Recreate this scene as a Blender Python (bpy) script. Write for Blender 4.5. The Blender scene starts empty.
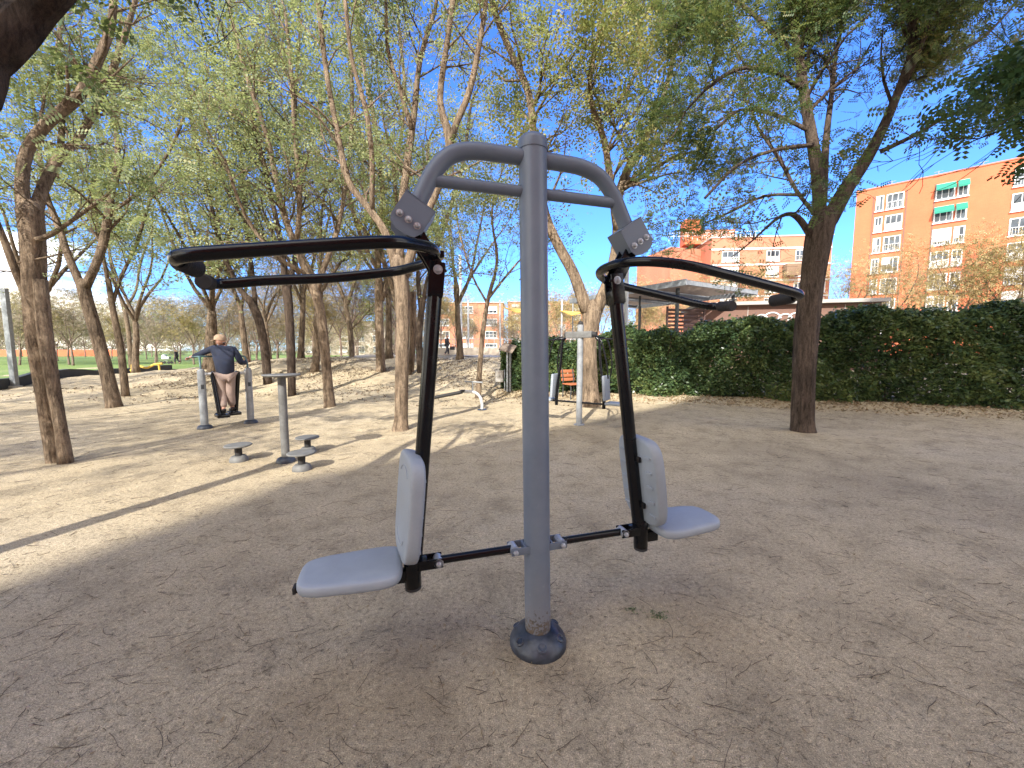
import bpy, bmesh, math, random
import numpy as np
from mathutils import Vector, Matrix, Euler
R = math.radians
scene = bpy.context.scene
COL = scene.collection
rng = random.Random(7)
nrg = np.random.default_rng(11)

# ------------------------------------------------------------------ camera maths
F = 385.0; H = 1.55; PT = math.atan(34 / F)
def ray(x, y):
    a = (x - 512) / F; b = (384 - y) / F
    return Vector((a, math.cos(PT) + b * math.sin(PT), b * math.cos(PT) - math.sin(PT)))
EYE = Vector((0, 0, H))
def at_z(x, y, z=0.0):
    r = ray(x, y); return EYE + r * ((z - H) / r.z)
def at_y(x, y, Y):
    r = ray(x, y); return EYE + r * (Y / r.y)

def sm(a, b, v):
    t = (v - a) / (b - a); t = 0 if t < 0 else 1 if t > 1 else t
    return t * t * (3 - 2 * t)
def height(x, y):
    front = sm(12.5, 21.5, y + 0.10 * (x + 6))
    left = sm(-25, -11.5, x)
    h = 1.08 * front * left
    if x > -1: h *= 1 - 0.35 * sm(-1, 3, x)
    h += 0.10 * math.sin(x * .55 + 1.3) * math.sin(y * .42) * sm(11, 16, y) * (1 - sm(30, 45, y))
    h += 0.045 * math.sin(x * 1.3 + y * .4) * math.sin(y * .9 + 1) * sm(6, 9, y) * (1 - sm(30, 45, y))
    h += (.05 * math.sin(x * 2.9 + 2 * math.sin(y * 1.1)) * math.sin(y * 2.3 + math.sin(x * 1.9)) + .03 * math.sin(x * 6.1 + y) * math.sin(y * 5.3 - x * 2)) * sm(9, 13, y) * (1 - sm(26, 30, y))
    # bank under the hedge
    d = (y - (13.35 - 0.35 * x))
    if x > -1: h = max(h, 0.16 * sm(-0.7, 0.3, d))
    return h
def ground_at(px, py):
    r = ray(px, py)
    k = 1.0
    while k < 400:
        p = EYE + r * k
        if p.z <= height(p.x, p.y): break
        k += 0.02 if k < 40 else .2
    return Vector((p.x, p.y, height(p.x, p.y)))

# ------------------------------------------------------------------ tagging
def tag(o, label=None, cat=None, group=None, kind=None):
    if label: o['label'] = label
    if cat: o['category'] = cat
    if group: o['group'] = group
    if kind: o['kind'] = kind
    return o
def empty(name, loc, rz=0.0, label=None, cat=None, group=None):
    o = bpy.data.objects.new(name, None); COL.objects.link(o)
    o.empty_display_size = .2
    o.location = loc; o.rotation_euler = (0, 0, rz)
    return tag(o, label, cat, group)
def children(o): return [c for c in bpy.data.objects if c.parent == o]
def copy_tree(o, parent=None):
    c = o.copy(); COL.objects.link(c)
    if parent: c.parent = parent
    for ch in children(o): copy_tree(ch, c)
    return c

# ------------------------------------------------------------------ materials
def mat(name):
    m = bpy.data.materials.new(name); m.use_nodes = True
    nt = m.node_tree
    return m, nt, nt.nodes['Principled BSDF']
def nd(nt, t, **kw):
    n = nt.nodes.new(t)
    for k, v in kw.items(): setattr(n, k, v)
    return n
def ramp(nt, fac, stops, interp='LINEAR'):
    r = nd(nt, 'ShaderNodeValToRGB'); r.color_ramp.interpolation = interp
    els = r.color_ramp.elements
    while len(els) < len(stops): els.new(0.5)
    for e, (p, c) in zip(els, stops):
        e.position = p; e.color = (c[0], c[1], c[2], 1) if hasattr(c, '__len__') else (c, c, c, 1)
    nt.links.new(fac, r.inputs['Fac']); return r
def noise(nt, scale, detail=4, rough=.6, coord='Object', dist=0.0, stretch=None):
    tc = nd(nt, 'ShaderNodeTexCoord'); n = nd(nt, 'ShaderNodeTexNoise')
    n.inputs['Scale'].default_value = scale; n.inputs['Detail'].default_value = detail
    n.inputs['Roughness'].default_value = rough; n.inputs['Distortion'].default_value = dist
    if stretch:
        mp = nd(nt, 'ShaderNodeMapping'); mp.inputs['Scale'].default_value = stretch
        nt.links.new(tc.outputs[coord], mp.inputs['Vector']); nt.links.new(mp.outputs['Vector'], n.inputs['Vector'])
    else: nt.links.new(tc.outputs[coord], n.inputs['Vector'])
    return n
def bump(nt, bs, height_out, strength, dist, prev=None):
    b = nd(nt, 'ShaderNodeBump'); b.inputs['Strength'].default_value = strength; b.inputs['Distance'].default_value = dist
    nt.links.new(height_out, b.inputs['Height'])
    if prev: nt.links.new(prev.outputs['Normal'], b.inputs['Normal'])
    nt.links.new(b.outputs['Normal'], bs.inputs['Normal']); return b
def mixc(nt, fac, a, b, mode='MIX'):
    m = nd(nt, 'ShaderNodeMix', data_type='RGBA', blend_type=mode)
    for sock, v in ((m.inputs[0], fac), (m.inputs[6], a), (m.inputs[7], b)):
        if hasattr(v, 'links') or hasattr(v, 'is_linked'): nt.links.new(v, sock)
        elif hasattr(v, '__len__'): sock.default_value = (*v, 1)
        else: sock.default_value = v
    return m.outputs[2]

def painted(name, col, rough=.35, var=.12, scale=6, metal=0.0, bumps=.03, spec=.5, bscale=120):
    m, nt, bs = mat(name)
    n = noise(nt, scale, 5, .65)
    lo = tuple(c * (1 - var) for c in col); hi = tuple(min(1, c * (1 + var)) for c in col)
    r = ramp(nt, n.outputs['Fac'], [(.3, lo), (.7, hi)])
    nt.links.new(r.outputs['Color'], bs.inputs['Base Color'])
    rr = ramp(nt, n.outputs['Fac'], [(.3, max(0.02, rough - .08)), (.7, min(1, rough + .12))])
    nt.links.new(rr.outputs['Color'], bs.inputs['Roughness'])
    bs.inputs['Metallic'].default_value = metal
    bs.inputs['Specular IOR Level'].default_value = spec
    n2 = noise(nt, bscale, 3, .6); bump(nt, bs, n2.outputs['Fac'], bumps, .004)
    return m

def bark(name, dark, light, scale=1.0):
    m, nt, bs = mat(name)
    n1 = noise(nt, 16 * scale, 8, .75, stretch=(1, 1, .16), dist=.8)
    n2 = noise(nt, 1.3, 5, .65)
    n3 = noise(nt, 60 * scale, 5, .75, stretch=(1, 1, .4))
    mid = tuple((a + b) / 2 for a, b in zip(dark, light))
    r = ramp(nt, n1.outputs['Fac'], [(.36, dark), (.46, mid), (.56, light), (.72, tuple(min(1, a * 1.2) for a in light))])
    r3 = ramp(nt, n3.outputs['Fac'], [(.3, .55), (.5, 1.0), (.7, 1.25)])
    c = mixc(nt, 1.0, r.outputs['Color'], r3.outputs['Color'], 'MULTIPLY')
    rr = ramp(nt, n2.outputs['Fac'], [(.35, .62), (.5, 1.0), (.65, 1.15)])
    c = mixc(nt, 1.0, c, rr.outputs['Color'], 'MULTIPLY')
    nt.links.new(c, bs.inputs['Base Color'])
    bs.inputs['Roughness'].default_value = .92; bs.inputs['Specular IOR Level'].default_value = .2
    b = bump(nt, bs, n1.outputs['Fac'], 1.0, .09); bump(nt, bs, n3.outputs['Fac'], 1.0, .02, b)
    return m

def leafmat(name, cols, transl=.4, rough=.5):
    m, nt, bs = mat(name)
    g = nd(nt, 'ShaderNodeNewGeometry')
    n = noise(nt, .9, 3, .6)
    a = nd(nt, 'ShaderNodeMath', operation='MULTIPLY_ADD'); a.inputs[1].default_value = .55; a.inputs[2].default_value = 0
    nt.links.new(g.outputs['Random Per Island'], a.inputs[0])
    a2 = nd(nt, 'ShaderNodeMath', operation='MULTIPLY_ADD'); a2.inputs[1].default_value = 1.5
    nt.links.new(n.outputs['Fac'], a2.inputs[0]); 
    s = nd(nt, 'ShaderNodeMath', operation='SUBTRACT'); s.inputs[1].default_value = .52
    nt.links.new(a.outputs[0], s.inputs[0]); nt.links.new(s.outputs[0], a2.inputs[2])
    k = len(cols)
    r = ramp(nt, a2.outputs[0], [(i / (k - 1) * .9 + .05, c) for i, c in enumerate(cols)])
    nt.links.new(r.outputs['Color'], bs.inputs['Base Color'])
    bs.inputs['Roughness'].default_value = rough; bs.inputs['Specular IOR Level'].default_value = .25
    t = nd(nt, 'ShaderNodeBsdfTranslucent')
    nt.links.new(mixc(nt, .35, r.outputs['Color'], (.5, .55, .12), 'MIX'), t.inputs['Color'])
    mx = nd(nt, 'ShaderNodeMixShader'); mx.inputs[0].default_value = transl
    nt.links.new(bs.outputs[0], mx.inputs[1]); nt.links.new(t.outputs[0], mx.inputs[2])
    nt.links.new(mx.outputs[0], nt.nodes['Material Output'].inputs['Surface'])
    return m

def brickmat(name, c1, c2, mortar, scale=1.0):
    m, nt, bs = mat(name)
    tc = nd(nt, 'ShaderNodeTexCoord')
    sp = nd(nt, 'ShaderNodeSeparateXYZ'); nt.links.new(tc.outputs['Object'], sp.inputs[0])
    ad = nd(nt, 'ShaderNodeMath', operation='ADD'); nt.links.new(sp.outputs[0], ad.inputs[0]); nt.links.new(sp.outputs[1], ad.inputs[1])
    cb = nd(nt, 'ShaderNodeCombineXYZ'); nt.links.new(ad.outputs[0], cb.inputs[0]); nt.links.new(sp.outputs[2], cb.inputs[1])
    b = nd(nt, 'ShaderNodeTexBrick'); nt.links.new(cb.outputs[0], b.inputs['Vector'])
    b.inputs['Scale'].default_value = scale; b.inputs['Color1'].default_value = (*c1, 1); b.inputs['Color2'].default_value = (*c2, 1)
    b.inputs['Mortar'].default_value = (*mortar, 1); b.inputs['Mortar Size'].default_value = .012
    b.inputs['Brick Width'].default_value = .26; b.inputs['Row Height'].default_value = .08
    n = noise(nt, .35, 5, .6, stretch=(1, 1, .5)); r = ramp(nt, n.outputs['Fac'], [(.3, .86), (.7, 1.08)])
    nt.links.new(mixc(nt, 1.0, b.outputs['Color'], r.outputs['Color'], 'MULTIPLY'), bs.inputs['Base Color'])
    bs.inputs['Roughness'].default_value = .9
    return m

M = {}
M['grey'] = painted('grey_paint', (.12, .148, .192), .42, .07, 5, bumps=.05)
M['greyworn'] = None
def worn_post():
    m, nt, bs = mat('worn_grey_paint')
    n = noise(nt, 5, 5, .65)
    r = ramp(nt, n.outputs['Fac'], [(.3, (.122, .152, .20)), (.7, (.155, .185, .235))])
    tc = nd(nt, 'ShaderNodeTexCoord'); sp = nd(nt, 'ShaderNodeSeparateXYZ'); nt.links.new(tc.outputs['Object'], sp.inputs[0])
    low = nd(nt, 'ShaderNodeMapRange'); low.inputs[1].default_value = .30; low.inputs[2].default_value = .07; low.inputs[3].default_value = 0; low.inputs[4].default_value = .30
    nt.links.new(sp.outputs[2], low.inputs[0])
    n2 = noise(nt, 60, 6, .75)
    ad = nd(nt, 'ShaderNodeMath', operation='ADD'); nt.links.new(n2.outputs['Fac'], ad.inputs[0]); nt.links.new(low.outputs[0], ad.inputs[1])
    k = ramp(nt, ad.outputs[0], [(.70, 0), (.725, 1)])
    n3 = noise(nt, 25, 5, .7); dirt = ramp(nt, n3.outputs['Fac'], [(.45, (.09, .065, .045)), (.6, (.025, .026, .03))])
    c = mixc(nt, k.outputs['Color'], r.outputs['Color'], dirt.outputs['Color'])
    dz = nd(nt, 'ShaderNodeMapRange'); dz.inputs[1].default_value = .5; dz.inputs[2].default_value = .05; dz.inputs[3].default_value = 0; dz.inputs[4].default_value = .5
    nt.links.new(sp.outputs[2], dz.inputs[0])
    n4 = noise(nt, 12, 5, .7); mm = nd(nt, 'ShaderNodeMath', operation='MULTIPLY'); nt.links.new(dz.outputs[0], mm.inputs[0]); nt.links.new(n4.outputs['Fac'], mm.inputs[1])
    n6 = noise(nt, 34, 5, .8); sc6 = ramp(nt, n6.outputs['Fac'], [(.66, 0), (.70, .55)])
    c = mixc(nt, sc6.outputs['Color'], c, (.26, .27, .28))
    c = mixc(nt, mm.outputs[0], c, (.30, .24, .17))
    nt.links.new(c, bs.inputs['Base Color']); bs.inputs['Roughness'].default_value = .4
    n5 = noise(nt, 90, 3, .6); bump(nt, bs, n5.outputs['Fac'], .06, .004)
    return m
M['greyworn'] = worn_post()
M['black'] = painted('black_gloss_paint', (.004, .0045, .006), .20, .2, 8, bumps=.04, spec=.32)
M['rubber'] = painted('black_rubber', (.022, .021, .021), .75, .25, 20, bumps=.3)
M['dome'] = painted('dusty_black_dome', (.030, .036, .048), .38, .75, 11, bumps=.5, bscale=50)
M['seat'] = painted('grey_moulded_plastic', (.265, .298, .335), .5, .13, 4, bumps=.2, bscale=300)
M['steel'] = painted('galvanised_bolt', (.40, .42, .45), .35, .15, 30, metal=.5)
M['dull'] = painted('dull_grey_steel', (.125, .125, .12), .6, .3, 12)
M['white'] = painted('weathered_white_paint', (.46, .47, .47), .5, .14, 7)
M['galv'] = painted('pale_grey_steel', (.24, .255, .265), .5, .25, 9)
M['cream'] = painted('cream_render', (.42, .355, .285), .9, .08, 1)
M['concrete'] = painted('concrete', (.36, .34, .31), .9, .15, 2, bumps=.3)
M['darkwall'] = painted('dark_stone', (.045, .048, .05), .85, .35, 3, bumps=.3)
M['frame'] = painted('white_window_frame', (.68, .68, .66), .5, .06, 3)
M['shutter'] = painted('pale_blind', (.60, .59, .56), .7, .08, 2)
M['awning'] = painted('green_awning', (.02, .22, .15), .8, .12, 3)
M['wood'] = painted('weathered_slats', (.20, .155, .12), .8, .25, 4)
M['redslat'] = painted('dark_red_slats', (.075, .04, .035), .7, .3, 6)
M['brown'] = painted('brown_panel', (.17, .095, .07), .8, .12, 2)
M['yellow'] = painted('yellow_canvas', (.60, .40, .07), .7, .08, 2)
M['orange'] = painted('orange_paint', (.40, .13, .055), .6, .15, 6)
M['bluegreen'] = painted('teal_metal', (.06, .12, .13), .4, .1, 6)
M['graffiti'] = painted('white_spray', (.7, .7, .7), .7, .05, 6)
M['box'] = painted('brown_box', (.20, .13, .08), .8, .15, 6)
m, nt, bs = mat('window_glass'); M['glass'] = m
n = noise(nt, .4, 2, .5); r = ramp(nt, n.outputs['Fac'], [(.35, (.03, .04, .05)), (.65, (.10, .12, .14))])
nt.links.new(r.outputs['Color'], bs.inputs['Base Color']); bs.inputs['Roughness'].default_value = .08
M['brick'] = brickmat('orange_brick', (.60, .14, .058), (.56, .122, .05), (.54, .16, .08))
M['brickpale'] = brickmat('pale_orange_brick', (.50, .175, .095), (.46, .16, .085), (.46, .20, .13))
M['bark'] = bark('bark_brown', (.055, .038, .026), (.25, .185, .125))
M['barkpale'] = bark('bark_pale', (.10, .07, .048), (.36, .27, .185))
M['barkdark'] = bark('bark_dark', (.030, .022, .017), (.115, .082, .06))
M['barkgrey'] = bark('bark_grey_brown', (.045, .033, .026), (.155, .115, .088))
M['leafgreen'] = leafmat('leaf_grey_green', [(.10, .14, .075), (.20, .25, .125), (.33, .37, .19), (.45, .41, .21)], .45)
M['leafyellow'] = leafmat('leaf_yellow_green', [(.12, .16, .07), (.24, .28, .11), (.38, .36, .14), (.48, .38, .17)], .45)
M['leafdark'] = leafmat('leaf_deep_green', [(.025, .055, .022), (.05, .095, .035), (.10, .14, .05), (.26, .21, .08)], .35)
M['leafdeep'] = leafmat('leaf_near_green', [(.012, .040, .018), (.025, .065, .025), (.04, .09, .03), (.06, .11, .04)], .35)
M['leafstraw'] = leafmat('leaf_straw', [(.24, .20, .08), (.38, .30, .13), (.50, .38, .19), (.52, .42, .25)], .3)
M['leafpink'] = leafmat('leaf_dry_pinkish', [(.19, .14, .11), (.28, .21, .16), (.34, .27, .21), (.30, .29, .17)], .3)
M['hedge'] = leafmat('hedge_leaf', [(.020, .044, .024), (.048, .085, .038), (.095, .145, .055), (.20, .24, .085)], .2, .28)
M['grass'] = leafmat('grass_blade', [(.04, .10, .02), (.07, .16, .03), (.12, .22, .05)], .3)
M['skin'] = painted('skin', (.50, .27, .19), .55, .06, 12)
M['navy'] = painted('navy_cloth', (.016, .022, .045), .85, .3, 14, bumps=.4, bscale=30)
M['trouser'] = painted('pale_beige_cloth', (.29, .215, .18), .9, .12, 10, bumps=.4, bscale=25)
M['cap'] = painted('beige_cap_cloth', (.34, .24, .16), .9, .1, 14)
M['darkcloth'] = painted('dark_grey_cloth', (.035, .032, .04), .9, .3, 14)
M['shoe'] = painted('black_shoe', (.02, .018, .017), .6, .2, 14)
M['hair'] = painted('grey_hair', (.16, .15, .14), .8, .2, 30)
M['twig'] = painted('dry_twig', (.075, .052, .035), .9, .4, 5)
M['dryleaf'] = leafmat('dry_leaf', [(.16, .11, .065), (.26, .19, .11), (.36, .27, .17)], .1)
M['pebble'] = painted('pebble', (.36, .29, .22), .9, .35, 9)
M['twigpink'] = bark('far_twigs', (.14, .10, .08), (.26, .19, .15), .5)

# ground
def ground_mat():
    m, nt, bs = mat('packed_dirt')
    n1 = noise(nt, .28, 6, .62); n2 = noise(nt, 2.3, 8, .7); n3 = noise(nt, 40, 6, .75); n4 = noise(nt, 190, 3, .7)
    n5 = noise(nt, 7, 6, .75, dist=.8)
    r1 = ramp(nt, n1.outputs['Fac'], [(.33, (.385, .312, .205)), (.50, (.475, .388, .255)), (.66, (.48, .40, .28))])
    r2 = ramp(nt, n2.outputs['Fac'], [(.28, .66), (.48, 1.0), (.72, 1.18)])
    r3 = ramp(nt, n3.outputs['Fac'], [(.34, .40), (.44, .90), (.56, 1.06), (.66, 1.35)])
    r4 = ramp(nt, n4.outputs['Fac'], [(.36, .40), (.45, .95), (.57, 1.06), (.64, 1.75)])
    r5 = ramp(nt, n5.outputs['Fac'], [(.30, .58), (.42, 1.0), (.8, 1.05)])
    c = r1.outputs['Color']
    for r in (r2, r3, r4, r5): c = mixc(nt, 1.0, c, r.outputs['Color'], 'MULTIPLY')
    # trodden damp hollows where people step round the machine
    tcg = nd(nt, 'ShaderNodeTexCoord')
    for cx_, cy_, rr_ in ((-.45, 1.62, .42), (.13, 1.80, .30), (1.05, 2.1, .45), (-.9, 1.5, .3)):
        ds = nd(nt, 'ShaderNodeVectorMath', operation='DISTANCE'); ds.inputs[1].default_value = (cx_, cy_, 0); nt.links.new(tcg.outputs['Object'], ds.inputs[0])
        mr_ = nd(nt, 'ShaderNodeMapRange'); mr_.inputs[1].default_value = rr_; mr_.inputs[2].default_value = .05; mr_.inputs[3].default_value = 0; mr_.inputs[4].default_value = .62
        nt.links.new(ds.outputs['Value'], mr_.inputs[0])
        mm_ = nd(nt, 'ShaderNodeMath', operation='MULTIPLY'); nt.links.new(mr_.outputs[0], mm_.inputs[0]); nt.links.new(n5.outputs['Fac'], mm_.inputs[1])
        c = mixc(nt, mm_.outputs[0], c, (.16, .115, .075))
    nt.links.new(c, bs.inputs['Base Color'])
    bs.inputs['Roughness'].default_value = .95; bs.inputs['Specular IOR Level'].default_value = .15
    b = bump(nt, bs, n2.outputs['Fac'], .6, .08); b = bump(nt, bs, n3.outputs['Fac'], .8, .02, b)
    b = bump(nt, bs, n5.outputs['Fac'], .6, .03, b); bump(nt, bs, n4.outputs['Fac'], .7, .006, b)
    return m
M['dirt'] = ground_mat()
def lawn_mat():
    m, nt, bs = mat('lawn')
    n1 = noise(nt, .12, 5, .6); n2 = noise(nt, 6, 6, .8)
    r1 = ramp(nt, n1.outputs['Fac'], [(.3, (.12, .19, .04)), (.55, (.18, .26, .06)), (.75, (.27, .29, .10))])
    r2 = ramp(nt, n2.outputs['Fac'], [(.3, .6), (.7, 1.3)])
    nt.links.new(mixc(nt, 1.0, r1.outputs['Color'], r2.outputs['Color'], 'MULTIPLY'), bs.inputs['Base Color'])
    bs.inputs['Roughness'].default_value = .9; bump(nt, bs, n2.outputs['Fac'], .8, .1)
    return m
M['lawn'] = lawn_mat()
M['paving'] = painted('pale_paving', (.40, .37, .33), .9, .12, 1)

# ------------------------------------------------------------------ mesh builder
class MB:
    def __init__(s): s.v = []; s.f = []
    def add(s, vs, fs):
        o = len(s.v); s.v += [tuple(v) for v in vs]; s.f += [tuple(i + o for i in f) for f in fs]; return s
    def box(s, c, size, rot=None, taper=1.0):
        x, y, z = [d / 2 for d in size]
        vs = [Vector((a * x * (taper if q > 0 else 1), b * y * (taper if q > 0 else 1), q * z)) for q in (-1, 1) for a, b in ((-1, -1), (1, -1), (1, 1), (-1, 1))]
        if rot: vs = [rot @ v for v in vs]
        c = Vector(c)
        return s.add([v + c for v in vs], [(3, 2, 1, 0), (4, 5, 6, 7), (0, 1, 5, 4), (1, 2, 6, 5), (2, 3, 7, 6), (3, 0, 4, 7)])
    def rbox(s, c, size, r=.005, rot=None):
        bm = bmesh.new(); bmesh.ops.create_cube(bm, size=1)
        for v in bm.verts: v.co = Vector((v.co.x * size[0], v.co.y * size[1], v.co.z * size[2]))
        bmesh.ops.bevel(bm, geom=bm.edges[:], offset=r, segments=2, profile=.6, affect='EDGES')
        c = Vector(c)
        vs = [((rot @ v.co) if rot else v.co) + c for v in bm.verts]
        bm.verts.index_update(); fs = [[v.index for v in f.verts] for f in bm.faces]; bm.free()
        return s.add(vs, fs)
    def tube(s, pts, rad, seg=12, cap=True, wob=0.0, squash=None):
        pts = [Vector(p) for p in pts]; n = len(pts)
        if not hasattr(rad, '__len__'): rad = [rad] * n
        t0 = (pts[1] - pts[0]).normalized()
        up = Vector((0, 0, 1)) if abs(t0.z) < .9 else Vector((1, 0, 0))
        u = t0.cross(up).normalized(); rings = []
        for i in range(n):
            t = (pts[min(i + 1, n - 1)] - pts[max(i - 1, 0)]).normalized()
            u = (u - t * u.dot(t)).normalized(); w = t.cross(u)
            ring = []
            for k in range(seg):
                a = 2 * math.pi * k / seg
                rr = rad[i] * (1 + (wob * (math.sin(k * 2.1 + i * .35) + .6 * math.sin(k * 3.7 - i * .5)) if wob else 0))
                ring.append(pts[i] + u * (math.cos(a) * rr) + w * (math.sin(a) * rr))
            rings.append(ring)
        vs = [p for r_ in rings for p in r_]; fs = []
        for i in range(n - 1):
            for k in range(seg):
                a = i * seg + k; b = i * seg + (k + 1) % seg
                fs.append((a, b, b + seg, a + seg))
        if cap and seg > 2:
            fs.append(tuple(range(seg))[::-1]); fs.append(tuple(range((n - 1) * seg, n * seg)))
        return s.add(vs, fs)
    def lathe(s, prof, c=(0, 0, 0), seg=32, rot=None):
        vs = []; fs = []; n = len(prof); c = Vector(c)
        for r_, z in prof:
            for k in range(seg):
                a = 2 * math.pi * k / seg; v = Vector((r_ * math.cos(a), r_ * math.sin(a), z))
                vs.append(((rot @ v) if rot else v) + c)
        for i in range(n - 1):
            for k in range(seg):
                a = i * seg + k; b = i * seg + (k + 1) % seg; fs.append((a, b, b + seg, a + seg))
        fs.append(tuple(range(seg))[::-1]); fs.append(tuple(range((n - 1) * seg, n * seg)))
        return s.add(vs, fs)
    def build(s, name, m, parent=None, smooth=True, angle=40):
        me = bpy.data.meshes.new(name); me.from_pydata(s.v, [], s.f); me.update()
        bm = bmesh.new(); bm.from_mesh(me); bmesh.ops.recalc_face_normals(bm, faces=bm.faces); bm.to_mesh(me); bm.free()
        if smooth:
            me.shade_smooth(); me.set_sharp_from_angle(angle=R(angle))
        me.materials.append(m)
        o = bpy.data.objects.new(name, me); COL.objects.link(o)
        if parent: o.parent = parent
        return o
def np_mesh(name, V, nper, m, parent=None, tris=False):
    """V: (n*nper,3) polygons of nper verts each, no shared verts"""
    V = np.asarray(V, dtype=np.float32).reshape(-1, 3); nf = len(V) // nper
    me = bpy.data.meshes.new(name)
    me.vertices.add(len(V)); me.vertices.foreach_set('co', V.ravel())
    me.loops.add(len(V)); me.loops.foreach_set('vertex_index', np.arange(len(V), dtype=np.int32))
    me.polygons.add(nf); me.polygons.foreach_set('loop_start', np.arange(0, len(V), nper, dtype=np.int32))
    me.update(calc_edges=True)
    me.materials.append(m)
    o = bpy.data.objects.new(name, me); COL.objects.link(o)
    if parent: o.parent = parent
    return o
def catmull(pts, sub=6):
    pts = [Vector(p) for p in pts]; out = []
    P = [pts[0] * 2 - pts[1]] + pts + [pts[-1] * 2 - pts[-2]]
    for i in range(1, len(P) - 2):
        p0, p1, p2, p3 = P[i - 1:i + 3]
        for k in range(sub):
            t = k / sub
            out.append(.5 * ((2 * p1) + (p2 - p0) * t + (2 * p0 - 5 * p1 + 4 * p2 - p3) * t * t + (3 * p1 - p0 - 3 * p2 + p3) * t ** 3))
    out.append(pts[-1]); return out
def bolt(mb, c, axis, r=.012, h=.012):
    """round-headed bolt with washer, axis is a unit vector"""
    q = Vector((0, 0, 1)).rotation_difference(Vector(axis)).to_matrix()
    mb.lathe([(r * 1.5, 0), (r * 1.5, .003), (r, .0035), (r, h * .6), (r * .8, h * .9), (r * .4, h)], c, 14, q)
def rot_to(axis): return Vector((0, 0, 1)).rotation_difference(Vector(axis).normalized()).to_matrix()

# ------------------------------------------------------------------ world, sun, camera
SUN_AZ = R(20); SUN_EL = R(36)      # shadows travel towards (+sin az, +cos az)
w = bpy.data.worlds.new('World'); scene.world = w; w.use_nodes = True
nt = w.node_tree; bg = nt.nodes['Background']
sky = nt.nodes.new('ShaderNodeTexSky'); sky.sky_type = 'NISHITA'; sky.sun_disc = False
sky.sun_elevation = SUN_EL; sky.sun_rotation = SUN_AZ + math.pi; sky.air_density = 1.0; sky.dust_density = .25; sky.ozone_density = 4.0
# thin bright cloud low on the left
tc = nt.nodes.new('ShaderNodeTexCoord'); sp = nt.nodes.new('ShaderNodeSeparateXYZ'); nt.links.new(tc.outputs['Generated'], sp.inputs[0])
cn = nt.nodes.new('ShaderNodeTexNoise'); cn.inputs['Scale'].default_value = 2.2; cn.inputs['Detail'].default_value = 8; cn.inputs['Roughness'].default_value = .55
mp = nt.nodes.new('ShaderNodeMapping'); mp.inputs['Scale'].default_value = (1, 1, 3.5); nt.links.new(tc.outputs['Generated'], mp.inputs[0]); nt.links.new(mp.outputs[0], cn.inputs['Vector'])
mr = nt.nodes.new('ShaderNodeMapRange'); mr.inputs[1].default_value = .24; mr.inputs[2].default_value = .05; mr.inputs[3].default_value = 0; mr.inputs[4].default_value = .4
nt.links.new(sp.outputs[2], mr.inputs[0])
mx_ = nt.nodes.new('ShaderNodeMapRange'); mx_.inputs[1].default_value = -.35; mx_.inputs[2].default_value = -.8; mx_.inputs[3].default_value = -.7; mx_.inputs[4].default_value = .05
nt.links.new(sp.outputs[0], mx_.inputs[0])
s1 = nt.nodes.new('ShaderNodeMath'); s1.operation = 'ADD'; nt.links.new(mr.outputs[0], s1.inputs[0]); nt.links.new(mx_.outputs[0], s1.inputs[1])
s2 = nt.nodes.new('ShaderNodeMath'); s2.operation = 'ADD'; nt.links.new(s1.outputs[0], s2.inputs[0]); nt.links.new(cn.outputs['Fac'], s2.inputs[1])
# bright cloud bank added out of view, behind the viewer, to fill the shade
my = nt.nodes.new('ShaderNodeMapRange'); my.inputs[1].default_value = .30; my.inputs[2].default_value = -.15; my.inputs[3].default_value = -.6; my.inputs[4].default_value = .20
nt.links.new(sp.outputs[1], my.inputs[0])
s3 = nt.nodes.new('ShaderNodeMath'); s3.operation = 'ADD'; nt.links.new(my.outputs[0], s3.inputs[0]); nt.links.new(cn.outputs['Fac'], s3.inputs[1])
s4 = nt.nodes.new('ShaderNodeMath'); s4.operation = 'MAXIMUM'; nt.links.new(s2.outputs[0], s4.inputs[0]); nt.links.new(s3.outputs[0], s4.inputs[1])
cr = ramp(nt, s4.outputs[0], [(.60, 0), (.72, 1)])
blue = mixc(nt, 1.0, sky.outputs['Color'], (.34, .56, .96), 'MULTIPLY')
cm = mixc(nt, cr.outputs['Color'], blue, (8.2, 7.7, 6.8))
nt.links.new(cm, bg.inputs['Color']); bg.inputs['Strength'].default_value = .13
L = bpy.data.lights.new('sun', 'SUN'); L.energy = 2.7; L.angle = R(.53); L.color = (1, .955, .88)
so = bpy.data.objects.new('sun', L); COL.objects.link(so)
dirv = Vector((math.sin(SUN_AZ) * math.cos(SUN_EL), math.cos(SUN_AZ) * math.cos(SUN_EL), -math.sin(SUN_EL)))
so.rotation_euler = dirv.to_track_quat('-Z', 'Y').to_euler(); so.location = (-10, -15, 30)
cam = bpy.data.cameras.new('camera'); co = bpy.data.objects.new('camera', cam); COL.objects.link(co)
co.location = EYE; co.rotation_euler = (math.pi / 2 - PT, 0, 0)
cam.sensor_width = 36; cam.lens = F / 1024 * 36; cam.clip_end = 2000; cam.clip_start = .05
scene.camera = co
vs = scene.view_settings; vs.view_transform = 'Standard'; vs.look = 'None'; vs.gamma = 1; vs.use_curve_mapping = False; vs.exposure = 1.8
scene.cycles.max_bounces = 8; scene.cycles.transparent_max_bounces = 4

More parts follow.
